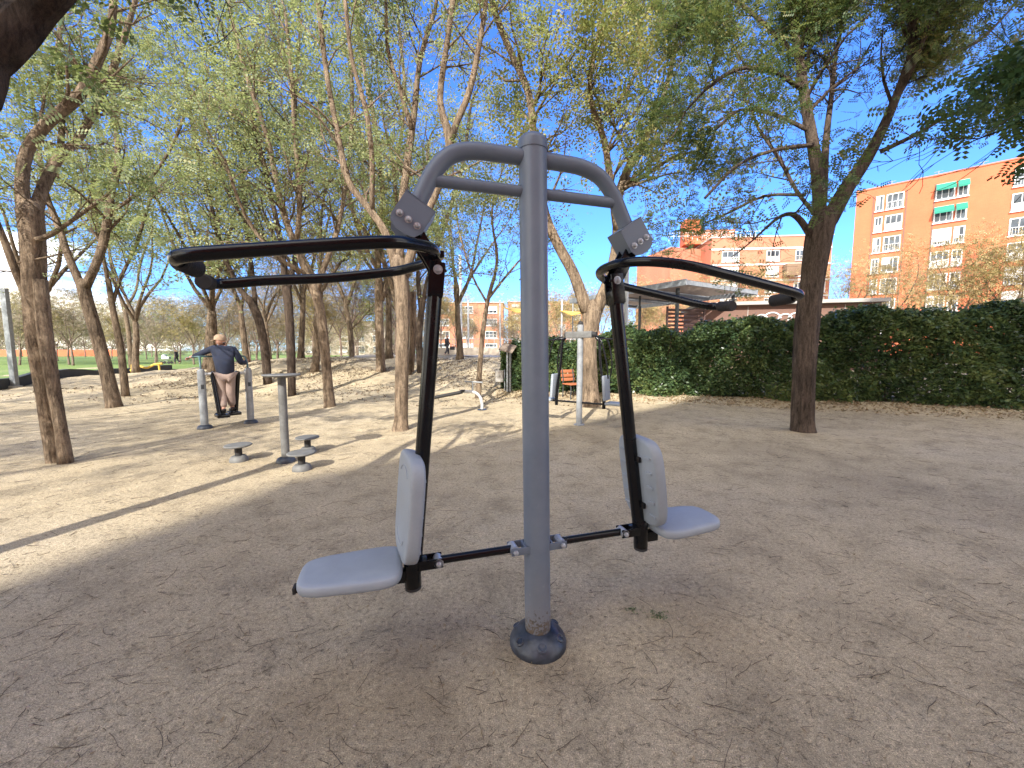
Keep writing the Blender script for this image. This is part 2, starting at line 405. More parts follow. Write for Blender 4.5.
# ------------------------------------------------------------------ ground sheets
def axis(lo, hi, fine_lo, fine_hi, fs, grow=1.25):
    a = list(np.arange(fine_lo, fine_hi + 1e-6, fs)); d = fs
    while a[-1] < hi: d *= grow; a.append(min(hi, a[-1] + d))
    d = fs
    while a[0] > lo: d *= grow; a.insert(0, max(lo, a[0] - d))
    return a
xs = axis(-600, 600, -30, 20, .25); ys = axis(-60, 900, -2, 34, .25)
g = MB(); nx = len(xs)
g.add([(x, y, height(x, y)) for y in ys for x in xs], [(j * nx + i, j * nx + i + 1, (j + 1) * nx + i + 1, (j + 1) * nx + i) for j in range(len(ys) - 1) for i in range(nx - 1)])
tag(g.build('ground', M['dirt'], angle=180), kind='structure')
# lawn beyond the low dark wall
lw = MB(); xs2 = axis(-500, 60, -60, -8, 2, 1.3); ys2 = axis(5, 700, 5, 80, 2, 1.3)
def lawn_edge(y):   # x of the kerb at depth y
    return -19.2 - .42 * (y - 12) if y < 30 else -26.8 + (y - 30) * .9
vv = []; ff = []
for y in ys2:
    xe = min(lawn_edge(y), 34)
    for i in range(30):
        t = i / 29; x = xe - (1 - t) ** 2 * (500 + y)
        vv.append((x, y, max(height(x, y), .02) + .03))
for j in range(len(ys2) - 1):
    for i in range(29): ff.append((j * 30 + i, j * 30 + i + 1, (j + 1) * 30 + i + 1, (j + 1) * 30 + i))
lw.add(vv, ff); tag(lw.build('lawn', M['lawn'], angle=180), kind='structure')
# pale paved plaza behind the mound
pv = MB(); xs3 = np.arange(-14, 70, 2); ys3 = np.arange(25, 75, 2)
pv.add([(x, y, height(x, y) + .03) for y in ys3 for x in xs3], [(j * len(xs3) + i, j * len(xs3) + i + 1, (j + 1) * len(xs3) + i + 1, (j + 1) * len(xs3) + i) for j in range(len(ys3) - 1) for i in range(len(xs3) - 1)])
tag(pv.build('plaza_paving', M['paving']), kind='structure')

# ------------------------------------------------------------------ main exercise machine
A = Vector((-.957, -.29, 0)); CN = Vector((.127, 1.92, 0))
root = empty('pull_down_exercise_machine', CN, math.atan2(A.y, A.x),
             'large grey and black two-seat pull-down exercise machine with a central post, in the shaded foreground', 'exercise machine')
pt = MB()
lean = lambda z: 0.0
pt.tube([(lean(z), 0, z) for z in (0, .05, .5, 1, 1.5, 2, 2.5, 2.51)], .0675, 40)
pt.build('post', M['greyworn'], root)
c = MB(); c.lathe([(.0705, 0), (.0705, .035), (.066, .05), (.05, .066), (.025, .075), (.004, .077)], (lean(2.5), 0, 2.485), 40); c.build('post_cap', M['grey'], root)
d = MB()
prof = [(.150, 0), (.150, .018), (.143, .035), (.128, .055), (.108, .072), (.088, .084), (.071, .09), (.07, .088)]
d.lathe(prof, (0, 0, 0), 48); dome = d.build('base_dome', M['dome'], root)
for k in range(6):
    a = k * math.pi / 3 + .35; b = MB(); b.lathe([(.024, -.02), (.024, .012), (.018, .016), (.014, .012), (.003, .011)], (.115 * math.cos(a), .115 * math.sin(a), .052), 16, rot_to((math.cos(a) * .5, math.sin(a) * .5, 1)))
    b.build('anchor_cap', M['dome'], dome)
def U_arm(sg):
    S = lambda s, t, z: (sg * s, t, z)
    # arch tube and crossbar
    m_ = MB(); m_.tube(catmull([S(.03, 0, 2.452), S(.15, 0, 2.452), S(.27, 0, 2.447), S(.37, 0, 2.415), S(.445, 0, 2.34), S(.50, 0, 2.24), S(.545, 0, 2.15)], 8), .037, 24)
    m_.build('arch_tube', M['grey'], root)
    m_ = MB(); m_.tube([S(.03, 0, 2.297), S(.458, 0, 2.297)], .026, 20); m_.build('crossbar', M['grey'], root)
    # folded sheet bracket: rotated U-channel
    ang = R(34) * sg
    Rm = Matrix.Rotation(-ang, 3, 'Y')
    cc = Vector(S(.553, 0, 2.125))
    br = MB()
    for t in (-1, 1):     # side plates with a rounded lower edge
        out = [(-.07, .07), (.07, .07), (.07, -.05), (.057, -.078), (.022, -.09), (-.022, -.09), (-.057, -.078), (-.07, -.05)]
        vs_ = [Rm @ Vector((x, t * .058 + q * .003, z)) + cc for q in (-1, 1) for x, z in out]; k = len(out)
        br.add(vs_, [tuple(range(k)), tuple(range(k, 2 * k))[::-1]] + [(i, (i + 1) % k, (i + 1) % k + k, i + k) for i in range(k)])
    br.box(Rm @ Vector((0, 0, .068)) + cc, (.146, .122, .006), Rm)
    br.box(Rm @ Vector((-sg * .070, 0, .01)) + cc, (.006, .122, .12), Rm)
    bo = br.build('hinge_bracket', M['grey'], root)
    for t in (-1, 1):
        for k in (-1, 0, 1):
            b = MB(); bolt(b, Rm @ Vector((k * .042, t * .0615, -.030)) + cc, (0, t, 0), .0105, .017); b.build('bolt', M['steel'], bo)
    # link: box arm from the bracket down to the lever clevis
    a0 = Vector(S(.565, 0, 2.105)); a1 = Vector(S(.452, 0, 1.905))
    dv = (a1 - a0); Lk = dv.length; q = rot_to(dv)
    lk = MB()
    for t in (-1, 1): lk.rbox((a0 + a1) / 2 + Vector((0, t * .030, 0)), (.066, .013, Lk + .05), .004, Matrix.Rotation(math.atan2(dv.x, dv.z), 3, 'Y'))
    lk.tube([a0 + Vector((0, -.05, 0)), a0 + Vector((0, .05, 0))], .032, 20)
    lk.rbox(a0.lerp(a1, .55), (.044, .05, .09), .004, Matrix.Rotation(math.atan2(dv.x, dv.z), 3, 'Y'))
    lko = lk.build('pivot_link', M['black'], root)
    for t in (-1, 1): b = MB(); bolt(b, a1 + Vector((0, t * .038, 0)), (0, t, 0), .014, .016); b.build('pivot_bolt', M['steel'], lko)
    # U handle
    z = lambda s: 1.978 - .148 * (s - .42)
    half = [(.425, 0), (.43, .07), (.455, .145), (.52, .22), (.62, .272), (.74, .295), (.95, .30), (1.13, .30), (1.25, .298), (1.305, .285), (1.33, .255), (1.333, .225)]
    xe = .07 if sg < 0 else 0.0
    half = [(s + (xe if s > 1.1 else 0) + (0 if sg < 0 else (.035 if s < .6 else -.012 if s > 1.1 else 0)), t) for s, t in half]
    xe = xe if sg < 0 else -.012
    xf = .10 if sg > 0 else -.02     # the far arm of the left handle reaches a little further out
    pts = [S(s + (xf if s > 1.1 else 0), -t, z(s)) for s, t in half[::-1]] + [S(s, t, z(s)) for s, t in half[1:]]
    hd = MB(); hd.tube(catmull(pts, 5), .0235, 20); ho = hd.build('handlebar', M['black'], root)
    for t in (-1, 1):
        gp = MB(); xq = xe + (xf if t < 0 else 0); a = Vector(S(1.333 + xq, t * .235, z(1.333 + xe))); e = Vector(S(1.318 + xq, t * (.15 if sg > 0 else .12), z(1.318 + xe) - .012))
        gp.tube([a, a.lerp(e, .03), a.lerp(e, .96), a.lerp(e, 1.0)], [.027, .0315, .0315, .028], 20)
        for k in range(9): gp.tube([a.lerp(e, .08 + k * .1), a.lerp(e, .11 + k * .1)], .0325, 20)
        gp.build('grip', M['rubber'], ho)
    # handle gusset
    gs = MB(); gs.rbox(S(.455, 0, 1.975), (.07, .075, .03), .006); gs.build('handle_plate', M['black'], ho)
    # lever
    t0 = Vector(S(.455, 0, 1.905)); t1 = Vector(S(.628, 0, .45))
    dv = (t1 - t0).normalized()
    lv = MB(); lv.tube([t0 + dv * .06, t1], .0345, 24)
    Ry = Matrix.Rotation(math.atan2(dv.x, dv.z) + math.pi, 3, 'Y')
    for t in (-1, 1): lv.rbox(t0 + dv * .04 + Vector((0, t * .034, 0)), (.070, .011, .15), .004, Ry)
    lv.rbox(t0 + dv * .085, (.068, .062, .075), .006, Ry)
    lv.lathe([(.036, -.085), (.039, -.08), (.039, .075), (.036, .08)], t1 + Vector((0, 0, .07)), 24)
    lo = lv.build('lever', M['black'], root)
    e_ = MB(); e_.lathe([(.0375, -.012), (.0375, 0), (.03, .004)], t1 + Vector((0, 0, -.016)), 24); e_.build('end_plug', M['rubber'], lo)
    # bottom link and clevises
    zb = .541
    rd = MB(); rd.tube([S(.115, 0, zb), S(.505, 0, zb)], .0195, 18); rod = rd.build('connecting_rod', M['black'], root)
    cl = MB()
    for t in (-1, 1): cl.rbox(S(.093, t * .040, zb), (.115, .007, .038), .003)
    cl.rbox(S(.072, 0, zb), (.012, .082, .036), .003)
    cl.build('post_clevis', M['grey'], root)
    c2 = MB()
    for t in (-1, 1): c2.rbox(S(.545, t * .030, zb), (.115, .008, .046), .003)
    c2.rbox(S(.585, 0, zb), (.05, .052, .044), .004)
    c2.build('lever_clevis', M['black'], root)
    for s_, th in ((.128, .0435), (.508, .034)):
        b = MB(); b.tube([S(s_, -th - .006, zb), S(s_, th + .006, zb)], .008, 10); 
        for t in (-1, 1): b.lathe([(.0135, 0), (.0135, .010), (.009, .013), (.009, .018), (.003, .020)], S(s_, t * th, zb), 6, rot_to((0, t, 0)))
        b.tube([S(s_, -.034, zb), S(s_, .034, zb)], .023, 16)
        b.build('hinge_bolt', M['steel'], root)
    # seat
    def pad(fn, L0, L1, w0, w1, th, dep=.004):
        """rounded board, long axis 0..1, bevelled; w0 width at L0 and w1 at L1"""
        N_ = 40; out = []
        for k in range(N_):
            a = 2 * math.pi * k / N_; ca, sa = math.cos(a), math.sin(a)
            e1 = .45; x = math.copysign(abs(ca) ** e1, ca); y = math.copysign(abs(sa) ** e1, sa)
            tt = (x + 1) / 2; ww = w0 + (w1 - w0) * tt
            out.append((L0 + (L1 - L0) * tt, y * ww / 2, tt))
        cx = (L0 + L1) / 2
        rings = []
        for sc, zz in ((.93, 0), (.985, .006), (1, .016), (1, th - .018), (.985, th - .006), (.95, th), (.80, th + .001), (.5, th + .0015), (.2, th + .002)):
            rings.append([fn(cx + (x - cx) * (1 - (1 - sc) * (.75 if True else 1)), y * sc, zz) for x, y, _ in out])
        mb = MB(); vs_ = [p for r_ in rings for p in r_]; fs_ = []
        for i in range(len(rings) - 1):
            for k in range(N_): fs_.append((i * N_ + k, i * N_ + (k + 1) % N_, (i + 1) * N_ + (k + 1) % N_, (i + 1) * N_ + k))
        fs_.append(tuple(range(N_))); fs_.append(tuple(range((len(rings) - 1) * N_, len(rings) * N_)))
        return mb.add(vs_, fs_)
    s_ = pad(lambda x, y, z_: S(x, y, .525 + z_ + .012 * math.cos(y * 9)), .672, 1.105, .33, .26, .046)
    seat = s_.build('seat', M['seat'], root, angle=55)
    for c0, rx, sgn in ((.76, .055, -1), (1.03, .045, 1)):
        gq = MB(); gq.tube([S(c0 + sgn * rx * math.sin(a_), .085 * math.cos(a_), .5735 + .0015 * math.sin(a_)) for a_ in np.linspace(.25, math.pi - .25, 13)], .0035, 8, cap=True); gq.build('moulded_ridge', M['seat'], seat)
    sb = MB(); sb.rbox(S(.88, 0, .512), (.49, .042, .022), .004); sb.rbox(S(.68, 0, .49), (.10, .04, .05), .004); sb.build('seat_support', M['black'], root)
    ec = MB(); ec.rbox(S(1.125, 0, .512), (.014, .046, .030), .004); ec.build('end_plug', M['rubber'], seat)
    # backrest leaning with the lever
    nrm = Vector((-dv.z, 0, dv.x)); nrm = nrm if nrm.x * sg > 0 else -nrm
    def bf(x, y, z_):
        b0 = t0 + dv * (1.905 - x) / abs(dv.z)
        return tuple(b0 + nrm * (.021 + z_) + Vector(((-.14 * y - .008 if sg > 0 else 0), y, 0)))
    bp = pad(bf, .585, 1.07, .33, .35, .062); bk = bp.build('backrest', M['seat'], root, angle=55)
    for c0, rx, sgn in ((.70, .05, -1), (.96, .05, 1)):
        gq = MB(); gq.tube([bf(c0 + sgn * rx * math.sin(a_), .085 * math.cos(a_), .0635) for a_ in np.linspace(.25, math.pi - .25, 13)], .0035, 8); gq.build('moulded_ridge', M['seat'], bk)
    for x in (.70, .96):
        for t in (-1, 1):
            b = MB(); bolt(b, Vector(bf(x, t * .05, -.001)), -nrm, .011, .014); b.build('bolt', M['steel'], bk)
    for y in (-.115, .115):
        for x in (.66, .74, .82, .90, .98): rb = MB(); rb.rbox(Vector(bf(x, y, -.002)), (.014, .05, .014), .003); rb.build('backrest_rib', M['seat'], bk)
    for x in (.70, .96): bp2 = MB(); bp2.rbox(Vector(bf(x, 0, -.014)), (.016, .13, .03), .003); bp2.build('mounting_plate', M['black'], bk)
U_arm(1); U_arm(-1)
def lean_all(o):      # the old post stands a degree off plumb and everything on it follows
    for c in children(o):
        if c.type == 'MESH':
            for v in c.data.vertices: v.co.x += -.012 + (.0170 if o is root and c.name.startswith('post') and 'clevis' not in c.name else .0245 if v.co.z > 1.2 else .0170 + .0075 * max(0, (v.co.z - .5) / .7)) * max(0, v.co.z)
        lean_all(c)
lean_all(root)

# ------------------------------------------------------------------ trees
def leaf_cloud(pts, n, size, kind, spread, seed, droop=.3):
    rg = np.random.default_rng(seed)
    P = np.asarray(pts, dtype=np.float64)
    if kind != 'leaf' and len(P) > 50:      # foliage gathers in clumps with open gaps between
        cell = np.floor(P / .85 + seed * .37).astype(np.int64); hsh = (cell[:, 0] * 73856093 ^ cell[:, 1] * 19349663 ^ cell[:, 2] * 83492791) % 997
        wt = np.array([.03, .15, .6, 1.0, 1.6])[hsh % 5]; idx = rg.choice(len(P), n, p=wt / wt.sum())
    else: idx = rg.integers(0, len(P), n)
    C_ = P[idx] + rg.normal(0, spread, (n, 3)) * np.array([1, 1, .8])
    if kind == 'compound':
        q = []
        for i in range(5):
            for sd in (-1, 1):
                x0 = .12 + i * .19; l = .30 - .02 * i
                q += [(x0, 0, 0), (x0 + .10 + .02, sd * l * .45, -.02), (x0 + .08, sd * l, -.05), (x0 - .04, sd * l * .55, -.02)]
        T = np.array(q); nl = 10
    elif kind == 'spray':
        q = []
        for i, (x0, sd) in enumerate(((.15, -1), (.35, 1), (.6, -1), (.8, 1))):
            q += [(x0, 0, 0), (x0 + .16, sd * .17, .02), (x0 + .10, sd * .40, -.03), (x0 - .06, sd * .2, -.02)]
        T = np.array(q); nl = 4
    else:
        T = np.array([(0, 0, 0), (.5, .26, .05), (1, 0, -.05), (.5, -.26, .05)]); nl = 1
    sc = size * rg.uniform(.65, 1.3, n)
    az = rg.uniform(0, 2 * np.pi, n); el = rg.normal(-droop, .5, n); ro = rg.normal(0, .7, n)
    if kind == 'leaf': ro = rg.uniform(0, 6.28, n)
    X = np.stack([np.cos(az) * np.cos(el), np.sin(az) * np.cos(el), np.sin(el)], 1)
    Y0 = np.stack([-np.sin(az), np.cos(az), np.zeros(n)], 1); Z0 = np.cross(X, Y0)
    Yv = Y0 * np.cos(ro)[:, None] + Z0 * np.sin(ro)[:, None]; Zv = np.cross(X, Yv)
    V = C_[:, None, :] + sc[:, None, None] * (T[None, :, 0:1] * X[:, None, :] + T[None, :, 1:2] * Yv[:, None, :] + T[None, :, 2:3] * Zv[:, None, :])
    return V.reshape(-1, 3)

def grow(mb, tips, p, d, L_, r, lev, rg, up=.25, maxlev=3, kids=(3, 5), jit=.22):
    n = max(3, int(L_ / (.35 if lev < 2 else .25))); n = min(n, 9)
    pts = [p.copy()]; rad = [r]; dd = d.normalized(); st = L_ / n
    for i in range(n):
        dd = (dd + Vector((rg.gauss(0, jit), rg.gauss(0, jit), rg.gauss(0, jit) + up * .3))).normalized()
        pts.append(pts[-1] + dd * st); rad.append(max(.0025, r * (1 - .75 * (i + 1) / n)))
        if lev >= maxlev - 1: tips.append(tuple(pts[-1]))
    mb.tube(pts, rad, 5 if lev < 2 else 3, cap=False)
    if lev < maxlev:
        for k in range(rg.randint(*kids)):
            i = rg.randint(max(1, n // 4), n)
            a = rg.uniform(0, 6.28); base = (pts[i] - pts[i - 1]).normalized()
            side = base.orthogonal().normalized(); side.rotate(Matrix.Rotation(a, 3, base))
            nd_ = (base * rg.uniform(.5, 1.0) + side * rg.uniform(.5, 1.0)).normalized()
            grow(mb, tips, pts[i], nd_, L_ * rg.uniform(.45, .7), max(.003, rad[i] * .6), lev + 1, rg, up, maxlev, kids, jit)

def limb_path(px, Y0, base):
    """px rows: (x, y, width_px, dY)"""
    pts = []; rad = []
    for q in px:
        if q[0] == 'w': pts.append(Vector(q[1:4]) - base); rad.append(q[4]); continue
        Yq = Y0 + (q[3] if len(q) > 3 else 0)
        P = at_y(q[0], q[1], Yq) - base; pts.append(P); rad.append(q[2] / 2 * Yq / F / math.sqrt(1 + ((q[0] - 512) / F) ** 2))
    return pts, rad
def dense(pts, rad, sub):
    cp = catmull(pts, sub); cr_ = []
    for i in range(len(rad) - 1):
        for k in range(sub): cr_.append(rad[i] + (rad[i + 1] - rad[i]) * k / sub)
    cr_.append(rad[-1]); return cp, cr_
def photo_tree(name, label, base_px, trunk, limbs, barkm, leafm, nleaf, leafsize, kind='spray', seed=1, Y=None, twigs=6, Ltw=1.3, spread=.16, cat='tree', group='trees of the shady grove', maxlev=2, kids=(3, 5), start=.3, droop=.3, prune=None):
    rg = random.Random(seed)
    b = ground_at(*base_px) if Y is None else (Vector(trunk[0][1:4]) if trunk[0][0] == 'w' else at_y(base_px[0], base_px[1], Y))
    if Y is not None: b.z = height(b.x, b.y)
    Y0 = b.y; b = Vector((b.x, b.y, b.z - .03))
    nleaf = int(nleaf * (.44 if b.y < 25 and b.x < 1 and b.y > 3 else .75)); leafsize *= 1.28
    root = empty(name, b, 0, label, cat, group)
    mb = MB(); tips = []
    pts, rad = limb_path(trunk, Y0, b)
    pts[0].z = min(pts[0].z, -.05)
    cp, cr_ = dense(pts, rad, 4)
    cr_[0] *= 1.1
    e1 = (cp[-1] - cp[-2]).normalized()
    cp = cp + [cp[-1] + e1 * cr_[-1] * .5, cp[-1] + e1 * cr_[-1] * 1.0, cp[-1] + e1 * cr_[-1] * 1.3]; cr_ = cr_ + [cr_[-1] * .85, cr_[-1] * .55, cr_[-1] * .2]
    mb.tube(cp, cr_, 16, cap=True, wob=.06)
    for lb in limbs:
        pts, rad = limb_path(lb, Y0, b)
        cp, cr_ = dense(pts, rad, 3); cr_ = [max(.006, r_) for r_ in cr_]
        mb.tube(cp, cr_, 9, cap=True, wob=.04)
        nn = len(cp); tot = sum((cp[i + 1] - cp[i]).length for i in range(nn - 1))
        if lb[-1][0] != 'w' and lb[-1][1] > lb[0][1] + 40: continue
        k = max(2, int(twigs * tot / 3.0))
        for _ in range(k):
            t = start + (1 - start) * rg.random() ** .85; i = min(nn - 2, int(t * (nn - 1)))
            base = (cp[i + 1] - cp[i]).normalized(); side = base.orthogonal().normalized(); side.rotate(Matrix.Rotation(rg.uniform(0, 6.28), 3, base))
            dv = (base * .7 + side * rg.uniform(.5, 1.1) + Vector((0, 0, .1))).normalized()
            grow(mb, tips, cp[i], dv, Ltw * rg.uniform(.7, 1.3), max(.005, cr_[i] * .42), 0, rg, .2, maxlev, kids)
        grow(mb, tips, cp[-1], (cp[-1] - cp[-2]), Ltw, cr_[-1] * .9, 0, rg, .25, maxlev, kids)
    mb.build('trunk', barkm, root, angle=180)
    if prune: tips = [t for t in tips if not prune(Vector(t) + b)]
    if nleaf:
        V = leaf_cloud(tips, nleaf, leafsize, kind, spread, seed, droop)
        np_mesh('crown', V, 4, leafm, root)
    return root

T = photo_tree
T('honey_locust_tree', 'stout far left tree with a deep groove down its trunk and thick curved limbs', (60, 462),
  [(57, 464, 23), (54, 445, 21), (46, 400, 21), (38, 345, 25), (35, 295, 28), (33, 245, 27), (30, 212, 29)],
  [[(40, 280, 18, -.02), (46, 340, 17, -.06), (54, 390, 16, -.06), (61, 430, 15, -.06), (66, 464, 19, -.06)],
   [(28, 214, 19, 0), (22, 188, 16, 0), (27, 150, 15, .1), (50, 120, 14, .2), (80, 95, 13, .3), (98, 60, 11, .4), (110, 30, 9, .5), (114, 0, 8, .6), (120, -60, 6, .8)],
   [(34, 218, 18, 0), (42, 190, 14, .2), (60, 155, 12, .5), (75, 143, 10, .7), (95, 110, 9, .9), (118, 55, 7, 1.1), (135, 0, 5, 1.3), (145, -50, 3, 1.5)],
   [(32, 305, 12, 0), (17, 275, 10, -.1), (4, 240, 9, -.2), (-14, 195, 7, -.3), (-30, 130, 5, -.3)],
   [(35, 240, 8, 0), (50, 235, 7, -.2), (70, 222, 5, -.4), (105, 197, 4, -.6)],
   [(60, 155, 8, .5), (62, 110, 7, .8), (58, 50, 6, 1.0), (64, 0, 5, 1.2), (60, -50, 3, 1.3)]],
  M['barkpale'], M['leafgreen'], 5200, .13, 'compound', 21, twigs=8, Ltw=.9, spread=.12)
T('honey_locust_tree', 'tree leaning left with a V fork, second trunk from the left edge, dark bark', (115, 407),
  [(115, 409, 19), (109, 380, 15), (98, 340, 15), (87, 303, 14), (83, 285, 15)],
  [[(82, 288, 11, 0), (68, 255, 9, 0), (58, 225, 8, .2), (45, 190, 6, .4), (38, 140, 4, .6), (30, 80, 3, .8)],
   [(85, 288, 12, 0), (97, 262, 10, 0), (105, 235, 10, .2), (112, 190, 8, .4), (118, 150, 6, .8), (112, 90, 4, 1.2), (120, 30, 3, 1.4)],
   [(108, 215, 5, .3), (140, 190, 4, .5), (170, 150, 3, .8), (190, 100, 3, 1)]],
  M['bark'], M['leafgreen'], 7000, .17, 'spray', 22, twigs=6, Ltw=1.5, spread=.2)
T('honey_locust_tree', 'slender leaning tree close behind the V-forked left tree', (126, 396),
  [(126, 398, 9), (121, 350, 8), (113, 310, 7), (108, 280, 6)],
  [[(108, 282, 5, 0), (102, 250, 4, 0), (96, 215, 3, .3), (92, 170, 2, .5)], [(112, 305, 5, 0), (122, 275, 4, .3), (136, 245, 4, .6), (150, 200, 3, .9)]],
  M['bark'], M['leafgreen'], 4000, .2, 'spray', 23, twigs=5, Ltw=1.6, spread=.25)
T('honey_locust_tree', 'thin dark tree with a Y fork at the lawn edge, left of the person', (132, 372),
  [(132, 373, 6), (129, 335, 5), (125, 310, 5)],
  [[(125, 312, 4, 0), (118, 290, 3, 0), (110, 260, 3, .4), (108, 220, 2, .5)], [(126, 308, 4, 0), (136, 290, 3, .3), (140, 265, 3, .4), (150, 235, 2, .5)]],
  M['bark'], M['leafgreen'], 3200, .24, 'spray', 24, twigs=4, Ltw=2.0, spread=.3)
T('honey_locust_tree', 'dark curved tree leaning left just right of the person on the air walker', (268, 384),
  [(268, 386, 9), (265, 350, 9), (259, 320, 9), (250, 300, 8)],
  [[(250, 302, 7, 0), (238, 285, 6, 0), (222, 250, 5, -.3), (210, 200, 4, -.5), (195, 140, 4, -.6), (185, 70, 3, -.7)],
   [(256, 312, 5, 0), (252, 270, 5, .5), (245, 220, 4, .8), (240, 150, 4, 1), (232, 80, 3, 1.2), (228, 20, 2, 1.3)]],
  M['barkdark'], M['leafgreen'], 8500, .2, 'spray', 25, twigs=6, Ltw=1.9, spread=.28)
T('honey_locust_tree', 'slim tree on the mound crest directly behind the person', (247, 362),
  [(247, 364, 7), (243, 330, 6), (240, 305, 5)],
  [[(240, 306, 5, 0), (232, 285, 4, 0), (222, 250, 3, 0), (216, 200, 3, 0)], [(241, 308, 4, 0), (250, 270, 3, .4), (256, 220, 3, .6)]],
  M['bark'], M['leafyellow'], 4200, .26, 'spray', 26, twigs=5, Ltw=2.2, spread=.35)
T('honey_locust_tree', 'straight dark trunk behind the hand post of the twist stools', (292, 396),
  [(292, 398, 8), (291, 350, 9), (289, 310, 9), (287, 290, 9)],
  [[(286, 292, 7, 0), (282, 250, 6, 0), (272, 200, 5, .2), (258, 140, 5, .4), (240, 80, 4, .5), (215, 10, 3, .6)],
   [(288, 292, 6, 0), (296, 250, 5, .3), (300, 190, 5, .5), (295, 110, 4, .8), (300, 30, 3, 1)],
   [(286, 270, 4, 0), (266, 240, 4, -.4), (240, 215, 3, -.8), (215, 165, 3, -1)]],
  M['barkdark'], M['leafgreen'], 9000, .19, 'spray', 27, twigs=6, Ltw=1.8, spread=.28)
T('honey_locust_tree', 'pale trunk tree with long sloping limbs, right of the twist stools', (330, 407),
  [(330, 409, 13), (328, 385, 10), (325, 350, 10), (320, 310, 10), (313, 285, 10)],
  [[(313, 288, 8, 0), (302, 262, 7, 0), (288, 225, 6, 0), (278, 190, 6, 0), (268, 140, 5, 0), (248, 80, 5, -.2), (232, 20, 4, -.3), (225, -30, 3, -.3)],
   [(316, 290, 7, 0), (325, 265, 6, .2), (336, 235, 5, .4), (345, 190, 4, .6), (352, 120, 4, .8), (350, 40, 3, 1)],
   [(296, 245, 5, 0), (300, 200, 5, -.2), (295, 140, 4, -.3), (292, 80, 4, -.4), (285, 10, 3, -.5)],
   [(308, 275, 5, 0), (275, 255, 4, -.5), (245, 215, 4, -.9), (225, 160, 3, -1.3)]],
  M['barkpale'], M['leafgreen'], 9500, .155, 'spray', 28, twigs=6, Ltw=1.5, spread=.22)
T('honey_locust_tree', 'small far tree on the mound with a slim trunk and wide fork', (352, 357),
  [(352, 359, 5), (350, 330, 5), (345, 300, 4)],
  [[(345, 302, 4, 0), (335, 275, 3, 0), (322, 240, 3, 0)], [(347, 305, 4, 0), (358, 270, 3, .4), (366, 220, 3, .6), (362, 160, 2, .7)], [(351, 330, 2, 0), (365, 315, 2, 0), (374, 305, 1.5, 0)]],
  M['bark'], M['leafyellow'], 3500, .27, 'spray', 29, twigs=5, Ltw=2.2, spread=.38)
T('honey_locust_tree', 'pale tree on the mound slope just left of the big multi-limbed tree', (380, 371),
  [(381, 373, 10), (380, 350, 9), (379, 310, 8), (379, 285, 8)],
  [[(379, 288, 7, 0), (378, 250, 6, 0), (383, 200, 5, 0), (376, 130, 5, .2), (362, 60, 4, .3), (355, 0, 3, .3), (350, -40, 3, .3)],
   [(381, 300, 6, 0), (390, 275, 5, .3), (398, 240, 4, .6), (395, 180, 4, .8), (405, 100, 3, 1), (398, 20, 3, 1)],
   [(378, 270, 5, 0), (362, 240, 4, -.5), (348, 190, 4, -1), (338, 120, 3, -1.3)]],
  M['barkpale'], M['leafgreen'], 8500, .2, 'spray', 30, twigs=6, Ltw=1.9, spread=.3)
T('honey_locust_tree', 'big pale tree with many upright limbs, just left of the machine lever', (400, 430),
  [(400, 432, 19), (401, 418, 14), (402, 375, 13), (403, 330, 13), (402, 290, 14), (398, 264, 16)],
  [[(395, 266, 10, 0), (385, 232, 8, 0), (366, 205, 7, 0), (348, 180, 7, 0), (337, 130, 6, .1), (326, 70, 5, .2), (318, 0, 5, .2), (312, -50, 4, .2)],
   [(404, 275, 10, 0), (416, 240, 8, .1), (426, 215, 8, .1), (440, 182, 8, .2), (449, 150, 8, .2), (447, 130, 8, .2), (440, 100, 6, .2), (446, 50, 5, .2), (453, 0, 5, .2), (456, -40, 4, .2)],
   [(450, 142, 7, .2), (457, 122, 6, .2), (470, 90, 6, .1), (480, 40, 5, 0), (486, 0, 4, 0), (490, -50, 3, 0)],
   [(399, 262, 9, 0), (401, 215, 8, .3), (408, 160, 7, .5), (414, 115, 6, .7), (420, 60, 5, .8), (435, 10, 4, .9)],
   [(372, 212, 5, 0), (372, 160, 5, -.2), (366, 110, 5, -.3), (352, 60, 4, -.4), (345, 0, 4, -.5), (342, -40, 3, -.5)],
   [(412, 130, 5, .6), (400, 90, 4, .5), (388, 50, 4, .5), (386, 0, 3, .4)],
   [(412, 292, 8, .3), (413, 330, 7, .35), (411, 372, 6, .4)]],
  M['barkpale'], M['leafgreen'], 9000, .125, 'spray', 31, twigs=6, Ltw=1.15, spread=.17)
T('honey_locust_tree', 'dark slim trunk partly hidden behind the big multi-limbed tree and the machine lever', (421, 372),
  [(421, 374, 7), (419, 335, 7), (423, 300, 6)],
  [[(423, 302, 5, 0), (430, 270, 4, 0), (445, 225, 4, 0), (462, 170, 3, .2), (470, 110, 3, .4)], [(421, 310, 5, 0), (418, 270, 4, .3), (425, 220, 4, .5), (428, 150, 3, .6)]],
  M['barkdark'], M['leafgreen'], 6500, .21, 'spray', 32, twigs=6, Ltw=1.9, spread=.3)
T('young_tree', 'thin young tree with a pale crooked stem left of the big machine post', (478, 398),
  [(478, 400, 6), (480, 365, 5), (483, 330, 5), (488, 300, 4), (494, 278, 3.5)],
  [[(494, 280, 3, 0), (497, 255, 3, 0), (492, 220, 2, 0), (495, 190, 2, 0)], [(489, 298, 3, 0), (503, 280, 2.5, 0), (518, 262, 2, 0)], [(487, 303, 2.5, 0), (472, 275, 2, .2), (460, 235, 2, .3)]],
  M['barkpale'], M['leafgreen'], 5200, .15, 'spray', 33, twigs=8, Ltw=1.3, spread=.22)
